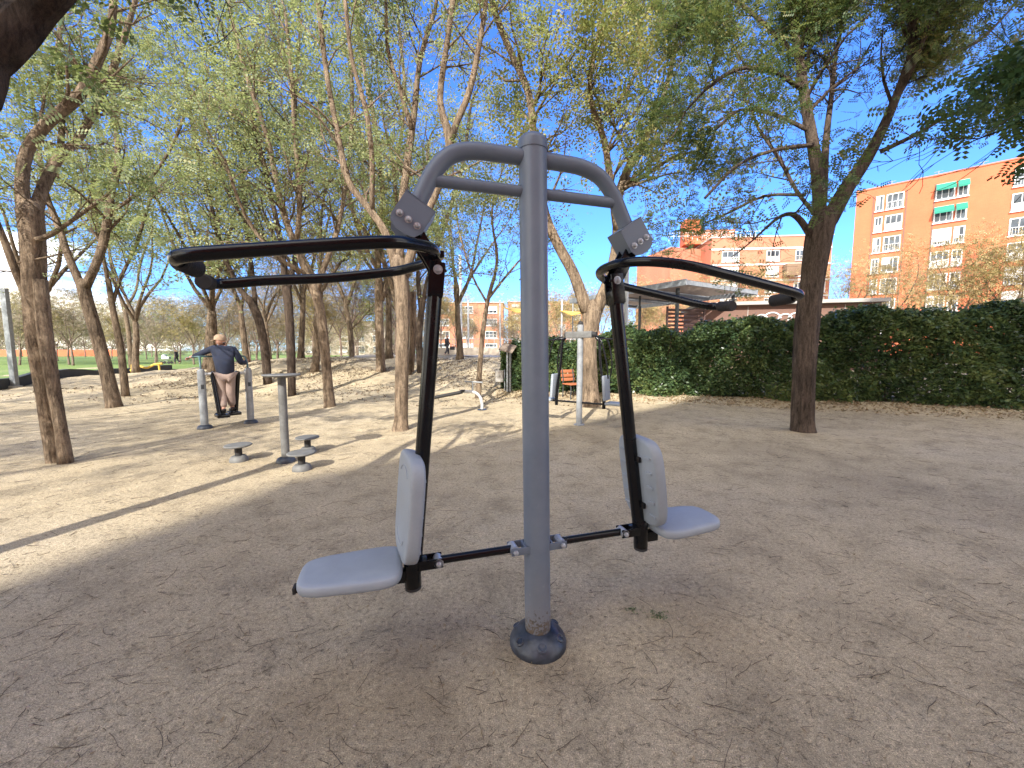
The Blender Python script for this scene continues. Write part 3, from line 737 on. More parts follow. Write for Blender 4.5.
T('honey_locust_tree', 'V-forked tree with a thick curved trunk behind the small pale exercise machine', (589, 406),
  [(590, 408, 22), (590, 385, 16), (589, 345, 15), (592, 312, 19)],
  [[(587, 312, 13, 0), (574, 275, 11, 0), (558, 245, 10, 0), (546, 215, 8, 0), (540, 180, 7, 0), (534, 140, 7, 0), (529, 95, 7, 0), (512, 55, 6, .1), (496, 15, 6, .2), (485, -30, 4, .3)],
   [(596, 312, 13, 0), (610, 275, 11, 0), (617, 240, 10, .2), (618, 200, 9, .4), (630, 165, 8, .5), (650, 130, 6, .6), (668, 80, 5, .7), (680, 20, 4, .8), (690, -30, 3, .8)],
   [(617, 230, 8, .2), (610, 180, 7, 0), (604, 140, 6, -.2), (590, 95, 5, -.4), (597, 40, 4, -.5), (610, -10, 3, -.5)],
   [(622, 190, 5, .4), (650, 172, 4, .2), (672, 158, 3, 0), (700, 150, 2, -.2)],
   [(600, 120, 4, -.2), (620, 100, 4, 0), (640, 60, 3, .3), (635, 10, 3, .5)]],
  M['barkpale'], M['leafyellow'], 15500, .18, 'spray', 34, twigs=7, Ltw=1.7, spread=.26)
T('honey_locust_tree', 'large dark-barked shaded tree standing alone in front of the hedge on the right', (803, 431),
  [(803, 433, 31), (803, 420, 25), (804, 380, 24), (807, 330, 25), (812, 280, 25), (818, 242, 27), (823, 222, 29)],
  [[(820, 224, 15, 0), (818, 180, 13, .1), (812, 140, 12, .2), (805, 100, 11, .3), (800, 60, 9, .4), (793, 20, 7, .5), (788, -30, 5, .6)],
   [(823, 200, 9, .1), (826, 140, 7, .3), (832, 90, 5, .4), (836, 50, 4, .5)],
   [(828, 222, 20, 0), (846, 190, 17, 0), (866, 160, 15, -.1), (882, 130, 12, -.2), (897, 95, 10, -.3), (906, 70, 9, -.4), (914, 40, 8, -.5), (908, 0, 6, -.6), (905, -40, 4, -.7)],
   [(897, 95, 7, -.3), (915, 62, 6, -.5), (926, 30, 5, -.7), (945, -20, 4, -.9)],
   [(880, 152, 6, -.2), (915, 135, 5, -.5), (950, 115, 4, -.8), (1000, 95, 3, -1.2)],
   [(812, 238, 8, 0), (801, 221, 7, -.1), (790, 214, 5, -.2), (778, 218, 4, -.3), (766, 228, 3, -.4)],
   [(812, 145, 5, .1), (775, 150, 4, -.2), (738, 165, 3, -.4), (705, 198, 3, -.6)],
   [(806, 195, 4, .1), (765, 196, 3, .5), (730, 212, 3, .8)],
   [(816, 216, 5, 0), (796, 190, 4, .2), (780, 160, 4, .4), (758, 128, 3, .6)],
   [(803, 90, 5, .3), (770, 70, 4, 0), (735, 70, 4, -.3), (705, 90, 3, -.5)],
   [(808, 130, 5, .2), (775, 115, 4, .6), (740, 110, 3, 1), (715, 130, 3, 1.2)],
   [(800, 60, 5, .4), (765, 25, 4, .6), (735, 0, 4, .8), (700, -20, 3, 1)],
   [(905, 75, 5, -.4), (940, 60, 4, 0), (980, 40, 4, .3), (1010, 10, 3, .5)]],
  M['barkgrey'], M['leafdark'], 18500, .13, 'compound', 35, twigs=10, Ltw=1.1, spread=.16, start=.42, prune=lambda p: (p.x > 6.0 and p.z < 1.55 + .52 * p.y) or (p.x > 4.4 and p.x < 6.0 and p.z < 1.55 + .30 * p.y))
# near trees whose trunks stand just outside the frame
T('honey_locust_tree', 'very close dark limb crossing the top left corner, its trunk outside the frame', (0, 0),
  [('w', -3.5, .5, 0, .24), ('w', -3.48, .55, 1.0, .20), ('w', -3.42, .62, 2.0, .19), ('w', -3.35, .7, 2.6, .19)],
  [[('w', -3.35, .7, 2.6, .15), ('w', -3.05, 1.1, 2.7, .13), (-60, 95, 60, 1.25), (-20, 62, 58, 1.4), (10, 36, 50, 1.45), (32, 14, 44, 1.5), (58, -14, 40, 1.5), (90, -60, 36, 1.55), (150, -170, 26, 1.6)],
   [(-30, 75, 34, 1.43), (-8, 40, 30, 1.5), (-2, -10, 26, 1.6), (-20, -100, 24, 1.7)],
   [('w', -3.35, .7, 2.6, .16), ('w', -3.5, .5, 3.4, .12), ('w', -3.9, .2, 4.6, .08), ('w', -4.1, 0, 5.6, .05)]],
  M['barkdark'], M['leafdark'], 500, .12, 'compound', 36, Y=.5, twigs=4, Ltw=.6, spread=.12, start=.75)
T('honey_locust_tree', 'close tree at the right whose leafy twigs hang into the top right corner', (1330, 560),
  [(1330, 640, 110), (1320, 400, 90), (1300, 200, 85), (1280, 80, 80)],
  [[(1280, 90, 60, 0), (1230, -20, 45, .3), (1150, -100, 30, .6), (1080, -140, 20, .9), (1000, -130, 10, 1.3)],
   [(1280, 90, 50, 0), (1220, 60, 28, 0), (1150, 60, 14, .1), (1090, 80, 8, .2), (1045, 110, 5, .2)],
   [(1150, -100, 20, .6), (1090, -70, 12, 1.0), (1040, -30, 8, 1.3), (985, 0, 5, 1.6)],
   [(1290, 120, 50, 0), (1350, -60, 40, -.5), (1400, -300, 30, -1)]],
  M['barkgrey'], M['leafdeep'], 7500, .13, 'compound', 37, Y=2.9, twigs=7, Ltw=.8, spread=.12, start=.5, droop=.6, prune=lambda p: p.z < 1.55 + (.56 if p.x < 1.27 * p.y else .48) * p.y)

# prototypes for the trees behind
def proto_tree(name, label, seed, ht, trunk_r, barkm, leafm, nleaf, leafsize, spread, fork=.35, crown=3.0, maxlev=2, group=None, kids=(3, 5), lean=.1, twlev=None):
    rg = random.Random(seed); root = empty(name, (0, 0, 0), 0, label, 'tree', group); mb = MB(); tips = []
    lx, ly = rg.uniform(-lean, lean), rg.uniform(-lean, lean); hf = ht * fork
    tp = [Vector((lx * z + .04 * math.sin(z * 2), ly * z, z)) for z in np.linspace(-.05, hf, 7)]
    mb.tube(tp, [trunk_r * (1.25 if i == 0 else 1 - .3 * i / 6) for i in range(7)], 10, wob=.05)
    nl = rg.randint(4, 5)
    for k in range(nl):
        a = 6.28 * k / nl + rg.uniform(-.4, .4); out = rg.uniform(.25, .65)
        d = Vector((math.cos(a) * out, math.sin(a) * out, 1)).normalized(); p = tp[-1].copy() if k < 3 else tp[-2].copy()
        pts = [p]; n = 7; Ll = (ht - hf) * rg.uniform(.75, 1.0); dd = d
        for i in range(n):
            dd = (dd + Vector((rg.gauss(0, .13), rg.gauss(0, .13), .06))).normalized(); pts.append(pts[-1] + dd * Ll / n)
        rad = [max(.012, trunk_r * .5 * (1 - i / (n + 1))) for i in range(n + 1)]
        mb.tube(pts, rad, 6, cap=False)
        for _ in range(7):
            i = rg.randint(2, n); b_ = (pts[i] - pts[i - 1]).normalized(); s_ = b_.orthogonal().normalized(); s_.rotate(Matrix.Rotation(rg.uniform(0, 6.28), 3, b_))
            grow(mb, tips, pts[i], (b_ * .6 + s_ * rg.uniform(.5, 1.1)), crown * rg.uniform(.4, .75), rad[i] * .5, 0, rg, .15, maxlev, kids)
    mb.build('trunk', barkm, root, angle=180)
    if nleaf: np_mesh('crown', leaf_cloud(tips, nleaf, leafsize, 'spray' if leafsize < .5 else 'leaf', spread, seed), 4, leafm, root)
    return root
used = set()
def put(proto, x, y, rz, sc, label, group):
    if proto.name not in used: o = proto; used.add(proto.name)
    else: o = copy_tree(proto)
    o.location = (x, y, height(x, y) - .03); o.rotation_euler = (0, 0, rz); o.scale = (sc, sc, sc * 1.0)
    tag(o, label, 'tree', group); return o
gp1 = proto_tree('honey_locust_tree', 'x', 51, 11.5, .20, M['bark'], M['leafgreen'], 1900, .27, .4, .28, 3.2)
gp2 = proto_tree('honey_locust_tree', 'x', 52, 12.5, .18, M['bark'], M['leafyellow'], 1800, .27, .4, .3, 3.4)
gp3 = proto_tree('honey_locust_tree', 'x', 53, 10.5, .17, M['bark'], M['leafpink'], 1900, .27, .4, .33, 3.0)
GR = 'leafy trees standing in the back rows of the grove'
GL = 'tall leafy tree among the back rows of the grove behind the nearer trunks'
for i, (x, y, s) in enumerate([(-19.5, 16, .95), (-15.5, 19.5, 1.0), (-13.4, 17.2, .9), (-11.5, 21, 1.0), (-9.0, 17.5, .95), (-7.0, 22, 1.05), (-4.6, 17, 1.0),
                               (-2.9, 21.5, .95), (-17, 27, .9), (-8.5, 29, .9), (-21, 21.5, .9)]):
    put((gp1, gp2, gp1, gp3, gp2)[i % 5], x, y, i * 1.7, s, GL, GR)
bare1 = proto_tree('bare_tree', 'x', 61, 8.5, .11, M['twigpink'], M['leafpink'], 4200, .26, .4, .3, 2.6, kids=(4, 6))
bare2 = proto_tree('bare_tree', 'x', 62, 7.5, .10, M['twigpink'], M['leafpink'], 3800, .26, .4, .26, 2.4, kids=(4, 6))
bare3 = proto_tree('bare_tree', 'x', 63, 8.0, .10, M['twigpink'], M['leafstraw'], 3800, .26, .4, .3, 2.4, kids=(4, 6))
k = 0
for row, (y0, n_, x0, x1) in enumerate([(32, 8, -34, -8), (40, 13, -60, -6), (50, 15, -75, -4), (64, 17, -95, 0), (82, 18, -120, 8)]):
    for i in range(n_):
        x = x0 + (x1 - x0) * (i + rng.uniform(.15, .85)) / n_; y = y0 + rng.uniform(-3, 3)
        if row == 0 and x < -25: continue
        put((bare1, bare2, bare3)[k % 3], x, y, k * 2.1, rng.uniform(.8, 1.1), 'thin pale winter tree in the rows beyond the lawn', 'winter trees beyond the lawn'); k += 1
n_ = 30000; dw = np.stack([nrg.uniform(-190, 25, n_), nrg.uniform(104, 122, n_), 9.5 * nrg.random(n_) ** .8], 1)
dw[:, 2] *= .75 + .25 * np.sin(dw[:, 0] * .21) * np.sin(dw[:, 0] * .53 + 1); dw[:, 2] += .3
tag(np_mesh('distant_wood', leaf_cloud(dw, n_, 1.0, 'spray', .3, 91, 0), 4, M['leafpink']), kind='stuff')
for x, y, k_, s_ in ((-9.8, -1.2, gp1, .85), (-13.5, 1.5, gp2, .85), (-17, 5.5, gp1, .9), (-12, -6, gp2, .9), (-21, 9, gp2, .9), (-16, -3, gp1, .9)):
    put(k_, x, y, x, s_, 'leafy tree outside the frame to the left, shading the sunlit dirt', 'trees outside the frame on the left')
# straw coloured trees in front of the orange building, behind the hedge
st1 = proto_tree('straw_leaved_tree', 'x', 71, 8.2, .14, M['bark'], M['leafstraw'], 2300, .26, .35, .34, 3.2, lean=.05)
st2 = proto_tree('straw_leaved_tree', 'x', 72, 7.6, .13, M['bark'], M['leafstraw'], 2100, .26, .35, .36, 3.0, lean=.05)
for i, (px, Y, s) in enumerate([(735, 34, .95), (770, 30, .85), (690, 36, .9), (845, 30, .93), (882, 29, .95), (915, 33, 1.0), (950, 28, .98), (985, 27, 1.0), (1015, 26, 1.0), (1050, 26, 1.0)]):
    p = at_y(px, 350, Y); put((st1, st2)[i % 2], p.x, Y, i * 2.4, s, 'straw-coloured small tree in the row between the hedge and the orange buildings', 'straw-coloured trees in front of the orange buildings')
for i, (px, Y) in enumerate([(560, 45), (600, 42), (640, 44), (530, 50), (580, 52), (620, 56), (655, 50), (515, 60), (545, 62)]):
    p = at_y(px, 350, Y); put(bare3, p.x, Y, i * 1.9 + .7, 1.0, 'pale dry tree far behind the plaza near the yellow shade sails', 'pale dry trees behind the plaza')

# ------------------------------------------------------------------ hedge
hroot = empty('hedge', (6, 11.2, 0), 0, 'long dark green clipped hedge along the right side, behind the shaded tree', 'hedge')
def hedge_top(x): return float(np.interp(x, [-.5, 2, 4, 6.5, 9.5, 13, 20], [1.6, 1.92, 2.1, 2.3, 2.5, 2.6, 2.6]))
nL = 185000
x = nrg.uniform(-.35, 17.5, nL); ht = np.interp(x, [-.5, 2, 4, 6.5, 9.5, 13, 20], [1.6, 1.92, 2.1, 2.3, 2.5, 2.6, 2.6])
ht = ht + .12 * np.sin(x * 2.1) + .08 * np.sin(x * 5.3 + 1) + .04 * np.sin(x * 13.7) + nrg.normal(0, .05, nL)
yc = 13.35 - .35 * x + .75
u = nrg.random(nL); face = nrg.random(nL)
zz = ht * u ** .9; dep = nrg.exponential(.09, nL)
bul = .16 * np.sin(x * 1.7 + zz * 1.3) + .11 * np.sin(x * 4.1 - zz * 2.6 + 2) + .05 * np.sin(x * 9 + zz * 7)
round_ = .35 * np.clip((zz - ht + .4) / .4, 0, 1) ** 2 + .16 * np.clip(1 - zz / .5, 0, 1)
yf = -.62 - bul + round_ + dep
topm = face < .2
yy = np.where(topm, nrg.uniform(-.5, .6, nL), yf); zz = np.where(topm, ht - dep - .04 + .08 * np.sin(x * 6 + yy * 5), zz)
bk = face > .88; yy = np.where(bk, .65 - dep, yy)
keep = np.ones(nL, bool)
gap = (np.sin(x * 2.3 + 1.1) * np.sin(zz * 5.2 + x) > .95) & (zz < 1.2) & (x < 9) & (nrg.random(nL) < .55); keep &= ~gap
keep &= zz > .06
HP = np.stack([x, yc + yy, zz], 1)[keep] - np.array([6, 11.2, 0])
V = leaf_cloud(HP, len(HP), .115, 'leaf', .012, 5, .2)
np_mesh('foliage', V, 4, M['hedge'], hroot)
hs = MB()
for i in range(230):
    x0 = rng.uniform(-.2, 17); yb = 13.35 - .35 * x0 + .75 + rng.uniform(-.25, .3)
    p = Vector((x0 - 6, yb - 11.2, 0)); pts = [p]
    for k in range(6): p = p + Vector((rng.gauss(0, .10), rng.gauss(0, .08), hedge_top(x0) / 6.6)); pts.append(p)
    hs.tube(pts, [.022 * (1 - i_ / 8) for i_ in range(7)], 4, cap=False)
hs.build('stems', M['barkdark'], hroot)
# leaf litter under the hedge
n_ = 5200; x = nrg.uniform(-.5, 16, n_); y = 13.35 - .35 * x + nrg.normal(-.2, .35, n_)
P = np.array([(a, b, height(a, b) + .012) for a, b in zip(x, y)])
M['litter'] = leafmat('brown_litter', [(.07, .045, .028), (.13, .085, .05), (.22, .155, .095)], .05)
n2_ = 38000; x2 = nrg.uniform(-17, 2.5, n2_); y2 = nrg.normal(18, 3.2, n2_) - .1 * (x2 + 6)
ok_ = (y2 > 10.5) & (y2 < 26) & (np.sin(x2 * 1.1 + y2 * .6) + np.sin(y2 * 1.7 - x2 * .5) + nrg.normal(0, .5, n2_) > -.3); x2 = x2[ok_]; y2 = y2[ok_]
P2 = np.array([(a, b, height(a, b) + .01) for a, b in zip(x2, y2)])
tag(np_mesh('leaf_litter', leaf_cloud(P2, len(P2), .06, 'leaf', .004, 9, 0), 4, M['litter']), kind='stuff')
tag(np_mesh('leaf_litter', leaf_cloud(P, n_, .07, 'leaf', .004, 8, 0), 4, M['dryleaf']), kind='stuff')

# ------------------------------------------------------------------ litter near the camera
def flat_leaves(n, xr, yr, size, seed):
    rg = np.random.default_rng(seed); y = yr[0] + (yr[1] - yr[0]) * rg.random(n) ** 1.3; x = rg.uniform(-1, 1, n) * (1.4 * y + .6)
    a = rg.uniform(0, 6.28, n); s = size * rg.uniform(.5, 1.35, n); w_ = s * rg.uniform(.25, .45, n)
    Z = np.array([height(p, q) for p, q in zip(x, y)]) + .004
    X = np.stack([np.cos(a), np.sin(a), rg.normal(0, .12, n)], 1); Yv = np.stack([-np.sin(a), np.cos(a), rg.normal(0, .25, n)], 1)
    c = np.stack([x, y, Z + .004], 1)
    return np.stack([c - X * s[:, None], c + Yv * w_[:, None] + [0, 0, .003], c + X * s[:, None] + [0, 0, .004], c - Yv * w_[:, None] + [0, 0, .002]], 1).reshape(-1, 3)
tag(np_mesh('fallen_leaves', flat_leaves(3800, None, (.5, 9.5), .011, 3), 4, M['dryleaf']), kind='stuff')
tw = MB()
for i in range(7500):
    y = .55 + 10 * rng.random() ** 1.35; x = rng.uniform(-1, 1) * (1.4 * y + .5); a = rng.gauss(.15, .75) if rng.random() < .7 else rng.uniform(0, 6.28)
    Lh = rng.choice([.008, .012, .018, .025, .035, .05, .08, .13]) * rng.uniform(.7, 1.4) * (1 if y < 5 else 1.4); z = height(x, y) + .0025; pts = []; n = 4; cur = rng.gauss(0, .22)
    p = Vector((x, y, z))
    for k in range(n + 1):
        pts.append(p + Vector((0, 0, rng.uniform(0, .003)))); p = p + Vector((math.cos(a), math.sin(a), 0)) * Lh / n; a += cur * .5 + rng.gauss(0, .12)
    r0 = rng.uniform(.0006, .0014) * (1 + .12 * y)
    tw.tube(pts, [r0, r0, r0 * .9, r0 * .8, r0 * .5], 3, cap=False)
tag(tw.build('fallen_twigs', M['twig']), kind='stuff')
# small stones
n_ = 9000; y = .5 + 6.5 * nrg.random(n_) ** 1.4; x = nrg.uniform(-1, 1, n_) * (1.4 * y + .5); s = .0028 * nrg.lognormal(0, .35, n_) * (1 + .1 * y)
oc = np.array([(1, 0, 0), (0, 1, 0), (-1, 0, 0), (0, -1, 0), (0, 0, .8), (0, 0, -.5)]); fc = [(0, 1, 4), (1, 2, 4), (2, 3, 4), (3, 0, 4)]
Q = []
rotz = nrg.uniform(0, 6.28, n_)
for f_ in fc:
    for vi in f_:
        v = oc[vi]; Q.append(np.stack([x + s * (v[0] * np.cos(rotz) - v[1] * np.sin(rotz)), y + s * (v[0] * np.sin(rotz) + v[1] * np.cos(rotz)), .001 + s * v[2] * .8 + np.array([height(a, b) for a, b in zip(x, y)])], 1))
Q = np.stack(Q, 1).reshape(-1, 3)
tag(np_mesh('gravel', Q, 3, M['pebble']), kind='stuff')
# weed tufts
for px, py, r_, n_, lab in ((659, 616, .034, 130, 'larger green weed tuft in the dirt right of the machine base'), (632, 610, .018, 45, 'smaller dull green weed tuft in the dirt beside the larger one')):
    p = at_z(px, py); tv = []
    o = None
    pts = np.stack([nrg.normal(0, r_, n_), nrg.normal(0, r_ * .6, n_), np.full(n_, .006)], 1)
    o = np_mesh('weed_tuft', leaf_cloud(pts, n_, .011, 'leaf', .002, 4, -.1), 4, M['hedge']); o.location = p; tag(o, lab, 'weed')

# ------------------------------------------------------------------ small equipment
# twist stools
def stool(px, py, label, first=None):
    p = ground_at(px, py)
    if first is None:
        o = empty('twist_stool', p)
        b = MB(); b.lathe([(.115, 0), (.115, .02), (.105, .05), (.085, .075), (.075, .08)], (0, 0, 0), 28); b.build('base', M['dull'], o)
        b = MB(); b.lathe([(.045, .07), (.045, .20), (.04, .20)], (0, 0, 0), 20); b.build('column', M['rubber'], o)
        b = MB(); b.lathe([(.05, .205), (.16, .212), (.168, .22), (.168, .228), (.16, .236), (.10, .24)], (0, 0, 0), 36); b.build('disc', M['dull'], o)
    else: o = copy_tree(first); o.location = p
    tag(o, label, 'twist stool', 'round twist stools round the hand post'); return o
s1 = stool(239, 461, 'round twist stool standing apart, left of the tall hand post')
s2 = stool(302, 470, 'round twist stool nearest to the camera, right of the hand post', s1)
s3 = stool(308, 452, 'round twist stool behind the nearest one, right of the hand post', s1)
p = ground_at(286, 462)
o = empty('twist_station_post', p, 0, 'tall grey post topped by a round hand disc between the twist stools', 'exercise post')
b = MB(); b.tube([(0, 0, 0), (0, 0, 1.19)], .052, 28); b.build('post', M['dull'], o)
b = MB(); b.lathe([(.125, 0), (.12, .03), (.10, .06), (.07, .075), (.055, .078)], (0, 0, 0), 32); b.build('base_dome', M['dome'], o)
b = MB(); b.lathe([(.06, 1.185), (.19, 1.19), (.225, 1.20), (.235, 1.21), (.225, 1.222), (.10, 1.226)], (0, 0, 0), 36); b.build('hand_disc', M['dull'], o)

# air walker
pl = ground_at(205, 428.5); pr = ground_at(251, 423)
mid = (pl + pr) / 2; ax = (pr - pl); ax.z = 0; W = ax.length; ax.normalize()
aw = empty('air_walker', mid, math.atan2(ax.y, ax.x), 'grey two-post air walker with black swing legs, the person standing on it', 'exercise machine')
hw = W / 2
for sd in (-1, 1):
    b = MB(); b.tube([(sd * hw, 0, 0), (sd * hw, 0, 1.12)], .064, 24); b.lathe([(.058, 1.12), (.05, 1.15), (.02, 1.165)], (sd * hw, 0, 0), 24); b.build('post', M['galv'], aw)
    b = MB(); b.lathe([(.13, 0), (.125, .03), (.10, .06), (.065, .075)], (sd * hw, 0, 0), 24); b.build('base_dome', M['dome'], aw)
    b = MB(); b.tube([(sd * hw, 0, 1.06), (sd * (hw - .17), 0, 1.06)], .028, 14); b.tube([(sd * (hw - .04), 0, 1.06), (sd * (hw - .07), 0, 1.06)], .045, 16); b.build('pivot', M['white'], aw)
    b = MB(); b.rbox((sd * hw, -.058, .82), (.05, .012, .09), .004); b.build('instruction_plate', M['darkwall'], aw)
    sw = .10 * sd
    b = MB()
    b.tube([(sd * (hw - .17), 0, 1.06), (sd * .155, sw, .27)], .038, 14); b.tube([(sd * (hw - .19), -.035, 1.06), (sd * (hw - .19), .035, 1.06)], .045, 16)
    lo = b.build('swing_leg', M['black'], aw)
    b = MB(); b.rbox((sd * .115, sw, .235), (.20, .36, .06), .01); b.rbox((sd * .155, sw, .26), (.05, .08, .05), .006)
    b.box((sd * .115, sw + .175, .258), (.16, .012, .03)); b.build('foot_plate', M['black'], lo)
    b = MB(); b.tube(catmull([(sd * hw, 0, 1.13), (sd * hw, .02, 1.25), (sd * hw * .98, .10, 1.36), (sd * hw * .9, .16, 1.40), (sd * .10, .17, 1.40)], 5), .017, 10)
    if sd < 0: b.tube(catmull([(-hw * .9, .16, 1.40), (-hw - .08, .28, 1.395), (-hw - .16, .40, 1.37)], 5), .018, 10)
    b.build('handle', M['bluegreen'], aw)

# ------------------------------------------------------------------ people
def skin_mesh(name, nodes, edges, m, parent, sub=2, rootn=0):
    me = bpy.data.meshes.new(name); me.from_pydata([n_[0] for n_ in nodes], edges, [])
    o = bpy.data.objects.new(name, me); COL.objects.link(o)
    md = o.modifiers.new('skin', 'SKIN'); md.use_smooth_shade = True
    for i, n_ in enumerate(nodes):
        r_ = n_[1]; sv = me.skin_vertices[0].data[i]; sv.radius = (r_, r_) if not hasattr(r_, '__len__') else r_; sv.use_root = (i == rootn)
    sb_ = o.modifiers.new('sub', 'SUBSURF'); sb_.levels = sub; sb_.render_levels = sub
    dg = bpy.context.evaluated_depsgraph_get(); me2 = bpy.data.meshes.new_from_object(o.evaluated_get(dg)); me2.name = name
    bpy.data.objects.remove(o); me2.materials.clear(); me2.materials.append(m)
    me2.shade_smooth()
    o2 = bpy.data.objects.new(name, me2); COL.objects.link(o2); o2.parent = parent; return o2
def person(loc, rz, label, J, top, legs, cap=True, scale=1.0, fine=True, root=None):
    """J: joint dict in local metres, facing +y"""
    rt = root or empty('person', loc, rz, label, 'person'); rt.scale = (scale,) * 3
    V_ = lambda k: Vector(J[k])
    nodes = []; edges = []; ix = {}
    def N(k, p, r_): ix[k] = len(nodes); nodes.append((tuple(p), r_)); return k
    def E(a, b_): edges.append((ix[a], ix[b_]))
    pel = V_('pelvis'); chest = V_('chest'); neck = V_('neck'); head = V_('head')
    N('pelvis', pel, (.14, .105)); N('waist', pel.lerp(chest, .45), (.125, .10)); N('chest', chest, (.15, .11)); N('neckb', neck, .055); N('neckt', neck.lerp(head, .45), .05)
    fd = (Vector(J['look']) if 'look' in J else Vector((0, 1, 0))).normalized()
    N('headc', head + Vector((0, 0, .01)), (.078, .088)); N('crown', head + Vector((0, 0, .075)) - fd * .01, (.062, .07)); N('chin', head + Vector((0, 0, -.07)) + fd * .035, (.04, .04))
    for a, b_ in (('pelvis', 'waist'), ('waist', 'chest'), ('chest', 'neckb'), ('neckb', 'neckt'), ('neckt', 'headc'), ('headc', 'crown'), ('headc', 'chin')): E(a, b_)
    N('nose', head + fd * .105 + Vector((0, 0, -.005)), .014); E('headc', 'nose')
    sdv = fd.cross(Vector((0, 0, 1)))
    for s in (-1, 1): N('ear%d' % s, head + sdv * .09 * s, .016); E('headc', 'ear%d' % s)
    for s, k in ((-1, 'l'), (1, 'r')):
        sh, el, wr, ha = V_('sh' + k), V_('el' + k), V_('wr' + k), V_('ha' + k)
        N('sh' + k, sh, .055); N('el' + k, el, .042); N('wr' + k, wr, .028); N('pa' + k, wr.lerp(ha, .55), (.036, .018))
        E('chest', 'sh' + k); E('sh' + k, 'el' + k); E('el' + k, 'wr' + k); E('wr' + k, 'pa' + k)
        hip, kn, an, to = V_('hip' + k), V_('kn' + k), V_('an' + k), V_('to' + k)
        N('hip' + k, hip, .085); N('kn' + k, kn, .055); N('an' + k, an, .038); N('to' + k, to, (.035, .025))
        E('pelvis', 'hip' + k); E('hip' + k, 'kn' + k); E('kn' + k, 'an' + k); E('an' + k, 'to' + k)
    body = skin_mesh('body', nodes, edges, M['skin'], rt)
    if fine:
        for s, k in ((-1, 'l'), (1, 'r')):
            wr, ha = V_('wr' + k), V_('ha' + k); f = (ha - wr).normalized(); across = f.cross(Vector((0, 0, 1))).normalized(); dn = across.cross(f) * -1
            bmj = []
            base = wr.lerp(ha, .6)
            for q in range(4):
                o_ = across * ((q - 1.5) * .019); ln = (.065, .075, .07, .055)[q]
                bmj.append([(tuple(base + o_), .009), (tuple(base + o_ + f * ln * .5), .0085), (tuple(base + o_ + f * ln * .72 + Vector((0, 0, -.025))), .008), (tuple(base + o_ + f * ln * .45 + Vector((0, 0, -.045))), .007)])
            bmj.append([(tuple(wr.lerp(base, .4) - across * s * .02), .011), (tuple(base - across * s * .042 + f * .005), .010), (tuple(base - across * s * .03 + f * .03 + Vector((0, 0, -.03))), .008)])
            for ch in bmj: 
                fo = skin_mesh('finger', ch, [(i, i + 1) for i in range(len(ch) - 1)], M['skin'], body, 1)
    # clothes
    def sub(name, ks, rads, ed, m, extra=None):
        nn = []; ii = {}
        for k_, r_ in zip(ks, rads):
            p_ = nodes[ix[k_]][0] if isinstance(k_, str) else k_[1]
            ii[k_ if isinstance(k_, str) else k_[0]] = len(nn); nn.append((p_, r_))
        return skin_mesh(name, nn, [(ii[a], ii[b_]) for a, b_ in ed], m, rt)
    hem = pel + Vector((0, 0, -.13))
    cuff = {k: Vector(J['el' + k]).lerp(Vector(J['wr' + k]), .93) for k in 'lr'}
    sub('jacket', [('hem', tuple(hem)), 'waist', 'chest', ('coll', tuple(neck + Vector((0, 0, -.02)))), 'shl', 'ell', ('cl', tuple(cuff['l'])), 'shr', 'elr', ('cr', tuple(cuff['r']))],
        [(.18, .155), (.165, .15), (.165, .145), (.08, .08), .07, .058, .043, .072, .06, .043],
        [('hem', 'waist'), ('waist', 'chest'), ('chest', 'coll'), ('chest', 'shl'), ('shl', 'ell'), ('ell', 'cl'), ('chest', 'shr'), ('shr', 'elr'), ('elr', 'cr')], top)
    lowl = Vector(J['knl']).lerp(Vector(J['anl']), .9); lowr = Vector(J['knr']).lerp(Vector(J['anr']), .9)
    sub('trousers', ['pelvis', 'hipl', 'knl', ('al', tuple(lowl)), 'hipr', 'knr', ('ar', tuple(lowr))], [(.15, .13), .105, .085, .072, .105, .085, .072],
        [('pelvis', 'hipl'), ('hipl', 'knl'), ('knl', 'al'), ('pelvis', 'hipr'), ('hipr', 'knr'), ('knr', 'ar')], legs)
    for k in 'lr':
        an, to = Vector(J['an' + k]), Vector(J['to' + k]); f = (to - an); f.z = 0; f.normalize()
        heel = Vector((an.x, an.y, to.z)) - f * .05
        skin_mesh('shoe', [(tuple(heel), (.042, .04)), (tuple(heel.lerp(to, .5) + Vector((0, 0, .012))), (.045, .04)), (tuple(to + f * .04), (.042, .03)), (tuple(heel + Vector((0, 0, .07))), .045)], [(0, 1), (1, 2), (0, 3)], M['shoe'], rt)
    if cap:
        c_ = MB(); q = rot_to(Vector((0, 0, 1)) - fd * .1)
        c_.lathe([(.104, .0), (.105, .02), (.102, .055), (.088, .085), (.06, .108), (.02, .118)], head + Vector((0, 0, .022)), 24, q)
        hat = c_.build('cap', M['cap'], rt)
        br_ = MB(); vs_ = []
        for i in range(9):
            a = (i / 8 - .5) * 1.9; d_ = fd * math.cos(a) + sdv * math.sin(a)
            for rr_, z_ in ((.09, .036), (.09 + .075 * math.cos(a), .018), (.09 + .075 * math.cos(a), .012), (.09, .026)): vs_.append(head + d_ * rr_ + Vector((0, 0, z_)))
        fs_ = []
        for i in range(8):
            for q_ in range(4): fs_.append((i * 4 + q_, i * 4 + (q_ + 1) % 4, (i + 1) * 4 + (q_ + 1) % 4, (i + 1) * 4 + q_))
        br_.add(vs_, fs_ + [(0, 1, 2, 3), (32, 33, 34, 35)]); br_.build('cap_brim', M['cap'], hat)
        skin_mesh('hair', [(tuple(head - fd * .055 + Vector((0, 0, -.01))), (.055, .05)), (tuple(head - fd * .05 + Vector((0, 0, -.05))), (.05, .035))], [(0, 1)], M['hair'], rt)
    else:
